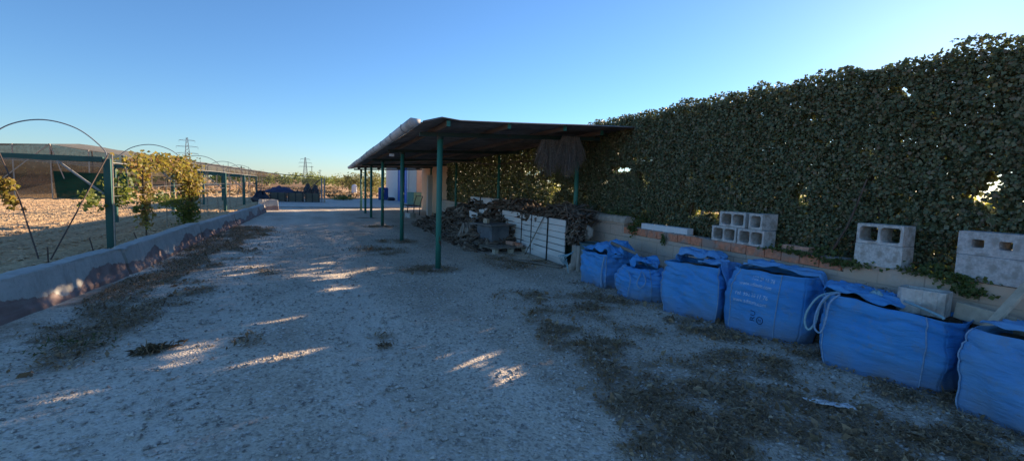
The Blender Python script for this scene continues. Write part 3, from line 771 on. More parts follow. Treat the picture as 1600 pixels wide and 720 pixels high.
b1 = Bag((4.09, 6.98), (4.20, 6.36), .62, .56, 1, 'farthest blue bag, square, with its rim cloth crumpled over by the bucket', .25, .04, fold=1.2)
b1.flap('rim_cloth', -1.05, 1.1, -.95, 1.0, .05, .075, 3, 'bag')
b1.flap('folded_cloth', -.9, 1.5, -.1, 1.2, .12, .06, 13, 'bag')
b1.loop([(.29, -.33, .53), (.27, -.345, .40), (.255, -.35, .22), (.27, -.35, .03)], .014, mat='piping')
b2 = Bag((4.05, 6.02), (4.30, 5.30), .60, .47, 2, 'slumped round blue bag with a tied neck, second from the shed', .95, .16, .30, fold=1.6)
b2.flap('rim_cloth', -.8, .8, -.8, .8, .05, .09, 5, 'bag')
b2.loop([(.10, -.20, .45), (.15, -.30, .40), (.14, -.36, .28), (.20, -.36, .22), (.25, -.31, .30), (.20, -.27, .39), (.12, -.22, .44)], .009, mat='piping')
b2.loop([(-.05, -.30, .40), (.03, -.36, .32), (.02, -.375, .18), (-.02, -.345, .03)], .008, 'front_seam', 'piping')
b3 = Bag((4.18, 4.98), (4.45, 4.30), .66, .69, 3, 'upright square blue bag, third from the shed, with dark soil showing at its top', .2, .05, fold=1.2)
b3.flap('rim_cloth', -1.25, .5, .1, 1.1, .09, .05, 7, 'bag_pale', nu=46)
b3.flap('folded_cloth', .1, 2.3, -.75, .5, .035, .035, 9, 'bag_pale', drop=.02, nu=60)
b4 = Bag((4.38, 4.22), (4.68, 3.32), .60, .74, 4, 'blue bag printed with a phone number and web address', .75, .05, .06, .05, fold=.75, seams=(-.92, .40))
b4.flap('rim_cloth', -.9, 1.5, -.2, 1.0, .03, .05, 11, 'bag_pale', drop=.03, nu=60)
b5 = Bag((4.36, 3.02), (4.66, 2.06), .60, .70, 5, 'wide blue bag with the ribbed block on top, second from the right edge', .6, .04, fold=1.0, sag=.08, seams=(-.98, .70))
b5.flap('rim_cloth', -1.1, .25, -.75, .9, .045, .045, 15, 'bag', drop=.03)
b6 = Bag((4.46, 1.98), (4.36, 1.12), .68, .66, 6, 'pale blue bag cut by the right edge of the photo', .4, .07, .06, mat='bag_pale', fold=.7)
b6.flap('rim_cloth', -.95, .95, -.6, .9, .02, .05, 17, 'bag_pale')
# loops hanging between bags 4 and 5
b5.loop([(-.36, -.20, .71), (-.48, -.30, .66), (-.55, -.36, .52), (-.56, -.38, .40), (-.52, -.385, .34), (-.475, -.37, .42), (-.46, -.33, .58), (-.40, -.27, .69)], .011)
b5.loop([(-.34, -.22, .71), (-.42, -.33, .67), (-.47, -.38, .52), (-.47, -.40, .38), (-.42, -.395, .34), (-.39, -.385, .45), (-.38, -.35, .62), (-.33, -.27, .70)], .010, mat='piping')
b5.loop([(.1, -.05, .70), (.25, -.2, .69), (.38, -.33, .675), (.41, -.35, .66)], .012)
# prints on bag 4
def bag_print(bag, txt, x0, z0, size, mat, name, rot=0, out=.006):
    cu = bpy.data.curves.new(name, 'FONT'); cu.body = txt; cu.size = size; cu.resolution_u = 2
    o = bpy.data.objects.new(name, cu); COL.objects.link(o)
    dg = bpy.context.evaluated_depsgraph_get(); me = bpy.data.meshes.new_from_object(o.evaluated_get(dg))
    bpy.data.objects.remove(o)
    import bmesh
    bm = bmesh.new(); bm.from_mesh(me); bmesh.ops.triangulate(bm, faces=bm.faces); bmesh.ops.subdivide_edges(bm, edges=[e for e in bm.edges if e.calc_length() > .018], cuts=2); bm.to_mesh(me); bm.free()
    c, s_ = math.cos(rot), math.sin(rot)
    for v in me.vertices:
        x, z = v.co.x * c - v.co.y * s_, v.co.x * s_ + v.co.y * c
        v.co = bag.map((x0 + x, -bag.d / 2, z0 + z), out)
    me.materials.clear()
    return link_mesh(name, me, mat, bag.root)
bag_print(b4, '952 28 11 76', -0.21, .635, .062, M['print_white'], 'printed_line')
bag_print(b4, 'www.adiaum.com', -0.35, .565, .062, M['print_white'], 'printed_line')
bag_print(b4, 'Tel. 952 28 11 76', -0.38, .445, .064, M['print_white'], 'printed_line')
bag_print(b4, 'www.adiaum.com', -0.39, .365, .064, M['print_white'], 'printed_line')
bag_print(b4, 'RU', -.06, .17, .10, M['print_dark'], 'printed_mark', rot=R(90))
def ring(bag, cx, cz, r, t_, mat, name):
    m = MB()
    for a in range(28):
        p, q = 2 * math.pi * a / 28, 2 * math.pi * (a + 1) / 28
        m.poly([bag.map((cx + rr * math.cos(x), -bag.d / 2, cz + rr * math.sin(x)), .006) for rr, x in ((r, p), (r, q), (r - t_, q), (r - t_, p))])
    m.build(name, mat, bag.root, world=False)
ring(b4, .01, .20, .045, .010, M['print_dark'], 'printed_ring')
bag_print(b4, 'M', -.015, .178, .055, M['print_dark'], 'printed_mark')
# things among the bags
m = MB(); m.tube([(4.45, 6.62, .72), (4.60, 6.1, .60), (4.70, 5.45, .43)], [.028, .026, .024], 8)
tag(m.build('wooden_pole', M['grey_wood'], loc=(4.6, 6.1, .5), smooth=True), 'weathered wooden pole leaning between the two leftmost blue bags', 'pole')
m = MB(); m.tube([(4.8, 7.75, 0), (4.8, 7.75, .56)], [.20, .25], 28); 
m2 = MB(); m2.tube([(4.8 + .255 * math.cos(a), 7.75 + .255 * math.sin(a), .565) for a in [2 * math.pi * i / 32 for i in range(33)]], .012, 6)
bk = empty('bucket', (4.8, 7.75, 0), 0, 'grey-green plastic tub standing against the beige wall behind the first bag', 'bucket')
m.build('shell', M['bucket'], bk, smooth=True); m2.build('rim', M['bucket'], bk, smooth=True)
m = MB()
for k in range(5):
    y = 7.25 + .05 * k
    m.tube([(4.10 + .02 * k, y, .50 - .02 * k), (4.00 - .01 * k, y + .1, .38), (4.06, y + .12, .24), (4.02 + .02 * k, y + .02, .12 + .05 * k)], .008, 5)
tag(m.build('rope_tangle', M['rope'], loc=(4.05, 7.4, 0), smooth=True), 'pale blue rope tangle hanging beside the farthest bag', 'rope')
# ribbed corner block on bag 5
m = MB(); prof = []
L, D_, hh = .34, .20, .215
pts2 = [(-.5, -.32), (-.38, -.5), (-.1, -.5), (-.07, -.44), (.03, -.44), (.06, -.5), (.22, -.5), (.25, -.44), (.33, -.44), (.36, -.5), (.5, -.5), (.5, .5), (-.5, .5)]
b = len(m.v)
P2 = [(x * L, y * D_) for x, y in pts2]; n_ = len(P2)
inner = [(-.36 * L, -.3 * D_), (.36 * L, -.3 * D_), (.36 * L, .3 * D_), (-.36 * L, .3 * D_)]
for z in (0, hh): m.v += [(x, y, z) for x, y in P2]
for i in range(n_): j = (i + 1) % n_; m.f.append((i, j, n_ + j, n_ + i))
m.f.append(tuple(reversed(range(n_))))
# top ring with a recess
bi = len(m.v); m.v += [(x, y, hh) for x, y in inner] + [(x, y, hh - .1) for x, y in inner]
m.f += [(bi + 4, bi + 5, bi + 6, bi + 7), (bi, bi + 4, bi + 5, bi + 1)[::-1], (bi + 1, bi + 5, bi + 6, bi + 2)[::-1], (bi + 2, bi + 6, bi + 7, bi + 3)[::-1], (bi + 3, bi + 7, bi + 4, bi)[::-1]]
T = n_
m.f += [(T + 0, T + 1, T + 2, T + 3, T + 4, bi + 0)[::1], (T + 4, T + 5, T + 6, T + 7, T + 8, T + 9, T + 10, bi + 1, bi + 0), (T + 10, T + 11, bi + 2, bi + 1), (T + 11, T + 12, bi + 3, bi + 2), (T + 12, T + 0, bi + 0, bi + 3)]
o = m.build('ribbed_block', M['kerb_block'], world=False, bevel=.004); o.location = (4.93, 2.46, .60); o.rotation_euler = (0, 0, R(-77))
tag(o, 'pale ribbed block with vertical grooves and a hollow top sitting on the wide blue bag', 'block')
m = MB(); m.bar((5.06, 2.28, .67), (5.02, 1.2, .56), .05, .14)
tag(m.build('timber_plank', M['pale_wood'], loc=(5.04, 1.8, .6), bevel=.004), 'long weathered plank lying along the wall right of the ribbed block', 'plank')
m = MB(); m.bar((4.84, 2.0, .56), (5.14, 1.86, 1.02), .075, .025)
tag(m.build('painted_batten', M['pale_wood'], loc=(5.0, 1.9, .6), bevel=.003), 'short pale batten leaning on the wall under the rightmost block stack', 'batten')
# soil and rubble between bags and wall
def mound(y0, y1, x0, x1, z, name, seed, mat='soil'):
    m = MB()
    def f(u, v):
        x = x0 + (x1 - x0) * u; y = y0 + (y1 - y0) * v; e = min(1, 5 * min(v, 1 - v))
        return (x, y, z * e ** .5 * min(1, u * 2.2) ** .6 + .07 * (float(fbm(x * 6, y * 6, 0, seed)) - .5) + .04 * u - .05)
    m.grid(f, 12, 60); return m.build(name, M[mat], smooth=True)
tag(mound(1.1, 5.2, 5.0, 5.2, .60, 'soil_bank', 3), kind='structure')
m = MB(); random.seed(5)
for k in range(26):
    y = random.uniform(2.75, 3.15); x = random.uniform(4.8, 5.1); a = random.uniform(-1, 1)
    m.tube([(x - .1 * math.cos(a), y - .2 * math.sin(a + 1), .63 + random.random() * .04), (x, y, .70 + random.random() * .05), (x + .1, y + .15 * math.cos(a), .66 + random.random() * .06)], .005, 4)
tag(m.build('twig_heap', M['pale_rod'], loc=(4.9, 2.95, .6)), 'small heap of dry reddish twigs left of the ribbed block', 'twigs')
m = MB()
for r_ in (.045, .032, .02):
    m.tube([(4.72 + r_ * math.cos(a), 2.72 + r_ * math.sin(a), .70 + .02 * math.sin(3 * a) + (.05 - r_)) for a in [2 * math.pi * i / 20 for i in range(21)]], .014, 6)
tag(m.build('rope_coil', M['rope'], loc=(4.72, 2.72, .68), smooth=True), 'small turquoise rope coil beside the ribbed block', 'rope')
m = MB(); m.grid(lambda u, v: (3.42 + .22 * u + .03 * v + .03 * nz3(u * 4, v * 4, 1), 2.36 - .22 * u + .07 * v, .050 + .03 * nz3(u * 5, v * 5, 3)), 16, 8)
tag(m.build('white_rag', M['white_plastic'], loc=(3.55, 2.3, .03), smooth=True, solid=.003), 'crumpled white rag on the leaf litter in front of the wide bag', 'rag')

# ------------------------------------------------------------------ shed
shed = empty('open_shed', (3.4, 17, 0), 0, 'open lean-to shed with dark corrugated roof on green posts beside the road', 'shed')
def zslope(y): return -.0125 * (y - 8.3)
def roof_z(x, y):   # underside of sheet
    return 2.60 + (x - 1.6) * .045 + zslope(y)
def sheet(u, v):
    x = 1.5 + 4.2 * u; y = 7.55 + 21.0 * v
    bump_ = .05 * math.exp(-((u - .05) / .05) ** 2) * math.exp(-(v / .05) ** 2)
    z = roof_z(x, y) + .012 * math.sin(y * 2 * math.pi / .19) + bump_ - .05 * max(0, .04 - u) / .04
    return (x, y, z + .006 * nz3(x, y * .7, 1))
m = MB(); m.grid(sheet, 14, 900); m.build('roof_sheet', M['roof_sheet'], shed, smooth=True, solid=.012)
# gutter: half-round
m = MB()
def gut(u, v):
    y = 7.95 + 20.5 * u; a = math.pi * (v * 1.25 - .1)
    return (1.43 + .085 * math.cos(math.pi - a) * -1, y, roof_z(1.5, y) + .015 - .09 * math.sin(a) + .01 * math.sin(y * .9))
m.grid(gut, 60, 12)
m.poly([gut(0, i / 12) for i in range(13)])
gm = m.build('gutter', M['gutter'], shed, smooth=True, solid=.006)
for yy in (8.9, 10.4, 12.2, 14.0, 16.2, 18.4, 21, 24):
    m = MB(); u = (yy - 7.95) / 20.5
    m.grid(lambda a, b: tuple(Vector(gut(u + a * .0035, b)) + Vector((math.cos(math.pi * (b * 1.25 - .1)) * .01, 0, -math.sin(math.pi * (b * 1.25 - .1)) * .01))), 1, 12)
    m.build('gutter_joint', M['steel'], shed, smooth=True, solid=.008)
POSTY = [8.6, 12.95, 17.4, 21.6, 24.6, 27.4]
for y in POSTY:
    m = MB(); zt = roof_z(2, y) - .16
    r_ = .052
    m.tube([(2.0, y, 0), (2.0, y, zt)], r_, 16); m.build('post', M['green_paint'], shed, smooth=True)
    m = MB(); m.tube([(2.0, y, .0), (2.0, y, .035)], [.13, .10], 12); m.build('footing', M['mortar'], shed)
    m = MB(); m.tube([(2.0, y, zt - .05), (2.0, y, zt)], .062, 14); m.build('bracket', M['dark_green'], shed)
    # cross beam from post to hedge side
    m = MB(); m.bar((1.62, y, roof_z(1.62, y) - .125), (5.35, y, roof_z(5.35, y) - .135), .07, .075); m.build('cross_beam', M['dark_green'], shed, bevel=.004)
for y in (9.1, 14.0, 19.1, 24.0):
    m = MB(); m.tube([(5.14, y, 0), (5.14, y, roof_z(5.14, y) - .16)], .048, 14); m.build('post', M['green_paint'], shed, smooth=True)
for x, y0 in ((1.90, 7.62), (2.97, 7.66), (4.07, 7.72), (5.15, 8.2)):
    m = MB(); m.bar((x, y0, roof_z(x, y0) - .05), (x, 28.2, roof_z(x, 28.2) - .05), .055, .085); m.build('purlin', M['timber'], shed, bevel=.003)
    m = MB(); m.box((x, y0 - .012, roof_z(x, y0) - .05), (.06, .02, .09)); m.build('purlin_cap', M['green_paint'], shed)
m = MB(); m.box((1.70, 12.8, roof_z(1.7, 12.8) - .24), (.12, .05, .07)); m.build('lamp', M['white_plastic'], shed, bevel=.006)
m = MB(); m.box((5.12, 9.12, .55), (.26, .3, 1.12)); m.build('pillar_base', M['green_frame'], shed, bevel=.01)
m = MB(); m.tube([(2.0, 14.5, 2.2), (3.1, 13, 2.24), (4.3, 12.0, 2.16), (5.1, 10.5, 2.3)], .014, 6); 
tag(m.build('hanging_cable', M['rusty_rod'], loc=(3.5, 13, 2.2), smooth=True), 'slack brown cable hanging under the shed roof', 'cable')

# hanging reed brooms
def reeds(x0, x1, y, ztop, length, n, label, seed):
    rnd = random.Random(seed); m = MB()
    for k in range(n):
        u = rnd.random(); x = x0 + (x1 - x0) * u; yy = y + rnd.uniform(-.09, .09)
        s_ = (.62 + .42 * math.sin(math.pi * min(1, u * 1.05 + .02))) * rnd.uniform(.72, 1.08); sp = (u - .5) * .20 + .05 * nz3(u * 6, seed, 0)
        xt = x0 + (x1 - x0) * (.5 + (u - .5) * .75)
        m.tube([(xt, y + rnd.uniform(-.04, .04), ztop - rnd.random() * .03), ((xt + x) / 2 + sp * .5, yy, ztop - length * .5 * s_), (x + sp + rnd.uniform(-.03, .03), yy + rnd.uniform(-.05, .05), ztop - length * s_)], [.005, .0045, .002], 3, False)
    m.tube([(x0 + .08, y, ztop - .12), ((x0 + x1) / 2, y - .1, ztop - .13), (x1 - .08, y, ztop - .12)], .008, 5)
    return tag(m.build('reed_bundle', M['broom'], loc=((x0 + x1) / 2, y, ztop - length)), label, 'reeds', 'reed bundles hanging from the shed beam')
reeds(3.88, 4.32, 8.35, 2.52, .66, 330, 'left bundle of dry brown reeds hanging from the shed beam', 1)
reeds(4.25, 4.72, 8.25, 2.60, .74, 420, 'right, longer and greyer bundle of dry reeds hanging by the last green post', 2)

# ------------------------------------------------------------------ wood pile
def pile_h(x, y):
    # height of heap
    c = np.clip((y - 10.9) / 1.6, 0, 1) * np.clip((18.6 - y) / 3.5, 0, 1)
    xs = 3.35 + .15 * np.sin(y)
    return np.clip((x - xs) / 1.5, 0, 1) ** .7 * 1.08 * c ** .6
m = MB(); rnd = random.Random(3)
m.grid(lambda u, v: (3.2 + 2.0 * u, 10.6 + 8.2 * v, float(pile_h(3.2 + 2.0 * u, 10.6 + 8.2 * v)) * .82 - .02 + .10 * (float(fbm(u * 9, v * 30, 0, 8)) - .5)), 24, 80)
for k in range(1500):
    y = rnd.uniform(10.7, 18.4); x = rnd.uniform(3.25, 5.15); z = float(pile_h(x, y)) * rnd.uniform(.72, 1.05) + .02
    L = rnd.uniform(.18, .6); a = rnd.uniform(0, 6.28); e = rnd.uniform(-.5, .6); r_ = rnd.choice((.012, .018, .022, .03, .042, .05))
    d = Vector((math.cos(a) * math.cos(e), math.sin(a) * math.cos(e), math.sin(e)))
    o_ = Vector((rnd.uniform(-1, 1), rnd.uniform(-1, 1), rnd.uniform(-.5, 1))) * L * .22
    p = Vector((x, y, z)); o2 = Vector((rnd.uniform(-1, 1), rnd.uniform(-1, 1), rnd.uniform(-.5, 1))) * L * .15
    pts = [p - d * L / 2, p - d * L * .2 + o_ * .6, p + d * L * .15 + o_, p + d * L * .5 + o2]
    pts = [Vector((min(max(q.x, 3.15), 5.18), q.y, max(q.z, .01))) for q in pts]
    m.tube(pts, [r_, r_ * 1.1, r_ * .8, r_ * .5], 5)
wp = m.build('root_pile', M['root'], smooth=True); tag(wp, 'large dark heap of gnarled roots and firewood under the shed', 'wood pile', kind='stuff')
# brushwood behind plank panel
m = MB(); rnd = random.Random(9)
m.grid(lambda u, v: (4.60 + .58 * u, 8.3 + 4.3 * v, .92 + .13 * u + .10 * (float(fbm(u * 3, v * 14, 0, 18)) - .5)), 8, 50)
for k in range(900):
    y = rnd.uniform(8.2, 12.8); x = rnd.uniform(4.58, 5.15); z = 1.0 + rnd.uniform(-.08, .15) + .10 * math.sin(y * 2.3)
    L = rnd.uniform(.12, .42); a = rnd.uniform(0, 6.28); e = rnd.uniform(-.3, .9); r_ = rnd.choice((.006, .01, .014, .02, .03))
    d = Vector((math.cos(a) * math.cos(e), math.sin(a) * math.cos(e), math.sin(e))); p = Vector((x, y, z))
    o_ = Vector((rnd.uniform(-1, 1), rnd.uniform(-1, 1), rnd.uniform(-1, 1))) * L * .25
    pts = [p - d * L / 2, p + o_, p + d * L / 2]; m.tube([Vector((min(max(q.x, 4.5), 5.18), q.y, q.z)) for q in pts], [r_, r_ * 1.1, r_ * .5], 5)
tag(m.build('brushwood', M['root'], smooth=True), 'tangled brushwood and vine roots heaped on top behind the white plank panel', 'brushwood', kind='stuff')
# stump + root column at the end of the panel
m = MB(); rnd = random.Random(4)
for k in range(9):
    a = 2 * math.pi * k / 9; r0 = .15
    cx, cy = 4.66, 8.02
    m.tube([(cx + (r0 + .10) * math.cos(a), cy + (r0 + .08) * math.sin(a), 0), (cx + r0 * .75 * math.cos(a), cy + r0 * .75 * math.sin(a), .12), (cx + r0 * .55 * math.cos(a), cy + r0 * .55 * math.sin(a), .34), (cx + r0 * .7 * math.cos(a), cy + r0 * .7 * math.sin(a), .50)], [.05, .06, .065, .045], 8)
tag(m.build('tree_stump', M['root_pale'], loc=(4.66, 8.02, 0), smooth=True), 'pale gnarled tree stump standing at the end of the white plank panel', 'stump')
m = MB()
for k in range(190):
    z = rnd.uniform(.48, 1.12); x = rnd.uniform(4.52, 4.84); y = rnd.uniform(7.95, 8.35); L = rnd.uniform(.06, .2); a = rnd.uniform(0, 6.28); e = rnd.uniform(-.8, .8)
    d = Vector((math.cos(a) * math.cos(e), math.sin(a) * math.cos(e), math.sin(e))); p = Vector((x, y, z)); r_ = rnd.uniform(.01, .028)
    m.tube([p - d * L / 2, p + Vector((0, 0, rnd.uniform(-.03, .03))), p + d * L / 2], [r_, r_ * 1.1, r_ * .6], 5)
tag(m.build('root_clump', M['root'], loc=(4.68, 8.15, .48), smooth=True), 'knotted clump of dark roots stacked on the pale stump', 'roots')
m = MB(); m.tube([(4.80, 8.0, .62), (4.86, 7.98, .70), (4.85, 7.97, .80), (4.78, 7.98, .88)], [.04, .075, .07, .03], 10)
tag(m.build('cut_log', M['root_pale'], loc=(4.83, 7.98, .62), smooth=True), 'smooth pale curved log end poking out of the root clump', 'log')

# white plank panel
pn = empty('plank_panel', (4.55, 10.5, 0), 0, 'tall white painted plank panel bound with black straps in front of the brushwood', 'panel')
rnd = random.Random(6)
def panel_pt(v): # v 0 far..1 near
    return 4.56 + .02 * math.sin(v * 5), 12.35 - 3.95 * v
for k in range(7):
    z0 = .02 + k * .133
    for (va, vb) in ((0, .28), (.285, .60), (.605, 1.0)) if k % 2 else ((0, .45), (.455, 1.0)):
        xa, ya = panel_pt(va); xb, yb = panel_pt(vb); m = MB(); s_ = .0 + .05 * (vb - .5) * 0
        dz = rnd.uniform(-.004, .004)
        m.bar((xa, ya, z0 + .066 + dz), (xb, yb, z0 + .066 + dz + .01), .022, .121); m.build('board', M['white_board'], pn, bevel=.003)
for v in (.07, .42, .57, .80):
    x, y = panel_pt(v); m = MB(); m.bar((x - .022, y, -.0), (x - .022, y - .02, .98), .03 if v != .57 else .02, .008); m.build('strap', M['black_strap'], pn)
m = MB(); x, y = panel_pt(.62); m.tube([(x - .17, y + .15, .02), (x - .03, y - .52, .97)], .013, 7)
tag(m.build('leaning_stick', M['grey_wood'], loc=(x - .1, y, 0), smooth=True), 'thin stick leaning diagonally against the white plank panel', 'stick')
m = MB(); m.bar((3.75, 9.35, .05), (4.42, 8.25, .04), .10, .025)
tag(m.build('fallen_board', M['grey_wood'], loc=(4.1, 8.8, 0), bevel=.003), 'flat weathered board lying on the ground in front of the plank panel', 'board')
# small white boards at far end of panel
simple_thing('white_offcut', 'small white painted sheet standing against the heap behind the grey box', 'board', (4.10, 13.1, .42), (.04, .5, .42), M['white_board'], tilt=(.1, -.15, .15))
simple_thing('white_offcut', 'short white board stuck in the heap just above the grey box lid', 'board', (4.35, 12.8, .62), (.04, .42, .32), M['white_board'], tilt=(-.15, -.1, .5))
wb = empty('white_box', (5.0, 14.9, .94), 0, 'narrow white box resting on top of the firewood heap', 'box')
m = MB(); m.box((4.98, 15.55, 1.08), (.22, 1.1, .23)); m.build('left_panel', M['white_board'], wb, bevel=.01)
m = MB(); m.box((4.98, 14.35, 1.09), (.22, 1.15, .22)); m.build('right_panel', M['white_board'], wb, bevel=.01)
m = MB(); m.box((4.97, 14.96, 1.085), (.235, .05, .245)); m.build('strap', M['black_strap'], wb)
# pallet with grey box
pa = empty('pallet', (4.05, 11.1, 0), R(10), 'low weathered wooden pallet under the grey box', 'pallet')
for k in range(6):
    m = MB(); m.box((0, -.72 + k * .29, .155), (1.0, .17, .022), None, .004); m.build('deck_board', M['grey_wood'], pa, world=False)
for x in (-.42, 0, .42):
    m = MB(); m.box((x, 0, .128), (.1, 1.6, .028)); m.build('stringer', M['grey_wood'], pa, world=False)
    for y in (-.7, 0, .7):
        m = MB(); m.box((x, y, .058), (.1, .13, .105)); m.build('foot_block', M['pale_wood'], pa, world=False)
gb = empty('grey_box', (4.05, 11.35, .168), R(18), 'dark grey square box with a flat overhanging lid standing on the pallet', 'box')
m = MB(); m.box((0, 0, .22), (.56, .62, .44)); m.build('body', M['grey_box'], gb, world=False, bevel=.008)
m = MB(); m.box((.0, 0, .46), (.82, .88, .035), None, .004); m.build('lid', M['slab'], gb, world=False, bevel=.006)
simple_thing('offcut', 'small square wood offcut standing on the grey box lid', 'offcut', (3.88, 11.4, .647), (.09, .14, .12), M['pale_wood'], rz=.4)
simple_thing('brick', 'reddish brick lying on the pallet right of the grey box', 'brick', (4.32, 10.75, .168), (.13, .28, .085), M['pale_brick'], rz=.3)
simple_thing('brick', 'darker brick at the front corner of the pallet by the plank panel', 'brick', (4.40, 10.45, .168), (.13, .22, .075), M['brick'], rz=-.1)
# pale root tuft left of the box
m = MB(); rnd = random.Random(12)
for k in range(120):
    a = rnd.uniform(0, 6.28); r0 = rnd.uniform(.05, .32); z = rnd.uniform(.25, .6)
    m.tube([(3.62 + .12 * math.cos(a), 12.2 + .15 * math.sin(a), z), (3.62 + r0 * .8 * math.cos(a), 12.2 + r0 * math.sin(a), z * .5), (3.62 + r0 * 1.2 * math.cos(a), 12.2 + r0 * 1.5 * math.sin(a), .01)], [.02, .016, .006], 5)
tag(m.build('root_tuft', M['root_pale'], loc=(3.62, 12.2, 0), smooth=True), 'shaggy pale root ball lying left of the grey box', 'roots')

# far items under the shed
bn = empty('metal_bench', (4.3, 24.2, 0), 0, 'dark metal bench frame standing far under the shed beside the building', 'bench')
for (x, y) in ((3.9, 23.6), (3.9, 25.2), (4.5, 23.6), (4.5, 25.2)):
    m = MB(); m.tube([(x, y, 0), (x + .03, y, .45)], .025, 6); m.build('leg', M['dark_frame'], bn)
for k in range(4):
    m = MB(); m.box((3.95 + .17 * k, 24.4, .46), (.12, 1.9, .03)); m.build('seat_slat', M['dark_frame'], bn)
m = MB(); m.tube([(4.5, 23.6, .45), (4.65, 23.6, .95), (4.65, 25.2, .95), (4.5, 25.2, .45)], .02, 6); m.build('backrest', M['dark_frame'], bn)
simple_thing('green_cabinet', 'low green cabinet against the peach wall behind the bench', 'cabinet', (5.9, 32.2, .04), (.8, 1.2, .95), M['green_sheet'], rz=.2, bevel=.02)
m = MB(); m.box((4.7, 22.2, 1.0), (.22, .28, 2.0)); tag(m.build('white_post', M['cream_plaster'], loc=(4.7, 22.2, 0), bevel=.01), 'square pale post standing at the far end of the firewood heap', 'post')
simple_thing('brick_stack', 'pale cinder block lying on the ground beside the far bench', 'block', (3.75, 21.8, .02), (.3, .45, .22), M['kerb_block'], rz=.4)

# ------------------------------------------------------------------ building
bd = empty('farm_building', (7.2, 40, 0), 0, 'white and peach farm building with a tall blue door beyond the shed', 'building')
FX = 6.1
m = MB(); m.box((FX + 2.5, 45.8, 2.1), (5, 8.6, 4.2)); m.build('white_wall', M['white_plaster'], bd)
m = MB(); m.box((FX + 2.51, 37.4, 2.1), (5, 8.2, 4.198)); m.build('cream_wall', M['cream_plaster'], bd)
m = MB(); m.box((FX + 2.54, 33.27, 2.0), (5.02, .06, 4.0)); m.build('peach_wall', M['peach_plaster'], bd)
dr = MB().box((FX - .02, 39.1, 1.75), (.06, 5.0, 3.5)).build('door', M['blue_door'], bd)
for y in (36.8, 38.0, 39.1, 40.2, 41.4):
    m = MB(); m.box((FX - .065, y, 1.75), (.03, .14, 3.5)); m.build('door_rib', M['blue_plastic'], dr)
m = MB(); m.box((FX + 2.5, 41.7, 4.26), (5.4, 17.2, .12)); m.build('roof', M['roof_sheet'], bd)
m = MB(); m.box((FX + .6, 33.2, 1.1), (.34, .05, 2.2)); m.build('pillar', M['white_plaster'], bd)
m = MB(); m.tube([(FX - .08, 36.3, 0), (FX - .08, 36.3, 4.1)], .05, 8); m.build('downpipe', M['white_plastic'], bd, smooth=True)
ax = empty('shed_annex', (7.4, 26, 0), 0, 'low brownish-orange annex at the far end of the shed before the peach wall', 'annex')
m = MB(); m.box((6.85, 25.75, 1.25), (2.4, 6.5, 2.5)); m.build('wall', M['peach_plaster'], ax)
m = MB(); m.box((6.85, 22.46, 2.1), (2.36, .05, .9)); m.build('fascia', M['orange_fascia'], ax)
m = MB(); m.box((6.85, 25.7, 2.56), (2.6, 6.7, .1)); m.build('roof', M['roof_sheet'], ax)
m = MB(); m.box((6.2, 22.46, .8), (.9, .06, 1.6)); m.build('door', M['dark_frame'], ax)
simple_thing('blue_drum', 'dark blue drum standing at the far corner of the white building', 'drum', (5.0, 43.0, .03), (.8, .7, 1.1), M['blue_plastic'], bevel=.1)
simple_thing('black_sack', 'small black sack at the foot of the white wall beside the blue door', 'sack', (5.5, 41.6, .03), (.6, .7, .3), M['black_plastic'], bevel=.12)
dv = simple_thing('white_tank', 'white plastic tank half hidden behind the far shed posts', 'tank', (3.6, 60, .02), (.6, .6, 1.2), M['white_plastic'], bevel=.25)

# ------------------------------------------------------------------ left barriers
BLAB = ['nearest roadside barrier segment, cut by the left edge of the photo', 'second roadside barrier segment with a ragged reddish lower band',
        'third roadside barrier segment in front of the vine-covered post', 'fourth roadside barrier segment, between two dark joints', 'last straight barrier segment before the sunlit angled end']
def barrier(y0, y1, lab, i, x_off=0):
    zt = .445 - .004 * ((y0 + y1) / 2 - 9) + (0, .015, -.012, .01, -.01, 0, 0, 0, 0, 0)[i]; xb = 0.0
    bx = lambda y: float(np.interp(y, [0, 6.29, 8.06, 9.12, 13.9, 17.7, 21.0, 26], [-3.6, -3.05, -2.91, -2.80, -2.75, -2.60, -2.52, -2.44])) + x_off
    m = MB()
    def side(u, v):
        y = y0 + .045 + (y1 - y0 - .09) * u
        prof = [(xb + .01, 0), (xb, .07), (xb - .02, .1), (xb - .075, zt - .05), (xb - .08, zt - .008), (xb - .09, zt), (xb - .29, zt + .002), (xb - .30, zt - .01), (xb - .31, zt - .06), (xb - .36, .1), (xb - .38, 0)]
        k = v * (len(prof) - 1); a = min(int(k), len(prof) - 2); f = k - a
        x = prof[a][0] * (1 - f) + prof[a + 1][0] * f; z = prof[a][1] * (1 - f) + prof[a + 1][1] * f
        n1 = float(fbm(y * 1.8, z * 4, v * 3, 50 + i)) - .5; n2 = float(fbm(y * 9, z * 9, v * 9, 60 + i)) - .5
        wob = .035 * n1 + .022 * n2; ef = .03 * math.exp(-min(u, 1 - u) * 70)
        top = 1 if z > .3 else 0
        return (bx(y) + x + (wob if v < .5 else -wob) - (ef if v < .5 else -ef), y, max(0, z + (.03 * n1 + .01 * n2 - ef) * top))
    N = 110; m.grid(side, N, 40)
    for e in (0, 1):
        ring_ = [side(e, j / 40) for j in range(41)]; m.poly(ring_ if e else ring_[::-1])
    o = m.build('road_barrier', M['barrier'], loc=(bx((y0 + y1) / 2) - .2, (y0 + y1) / 2, 0), smooth=False)
    for p in o.data.polygons: p.use_smooth = len(p.vertices) == 4
    return tag(o, lab, 'barrier', 'barriers along the left of the road')
ys = [4.4, 9.12, 13.9, 17.9, 21.3, 25.4]
for i in range(5): barrier(ys[i], ys[i + 1], BLAB[i], i, x_off=0)
o = barrier(-1.0, 1.0, 'short angled barrier end catching the sun beside the pale road strip', 9)
for v in o.data.vertices: pass
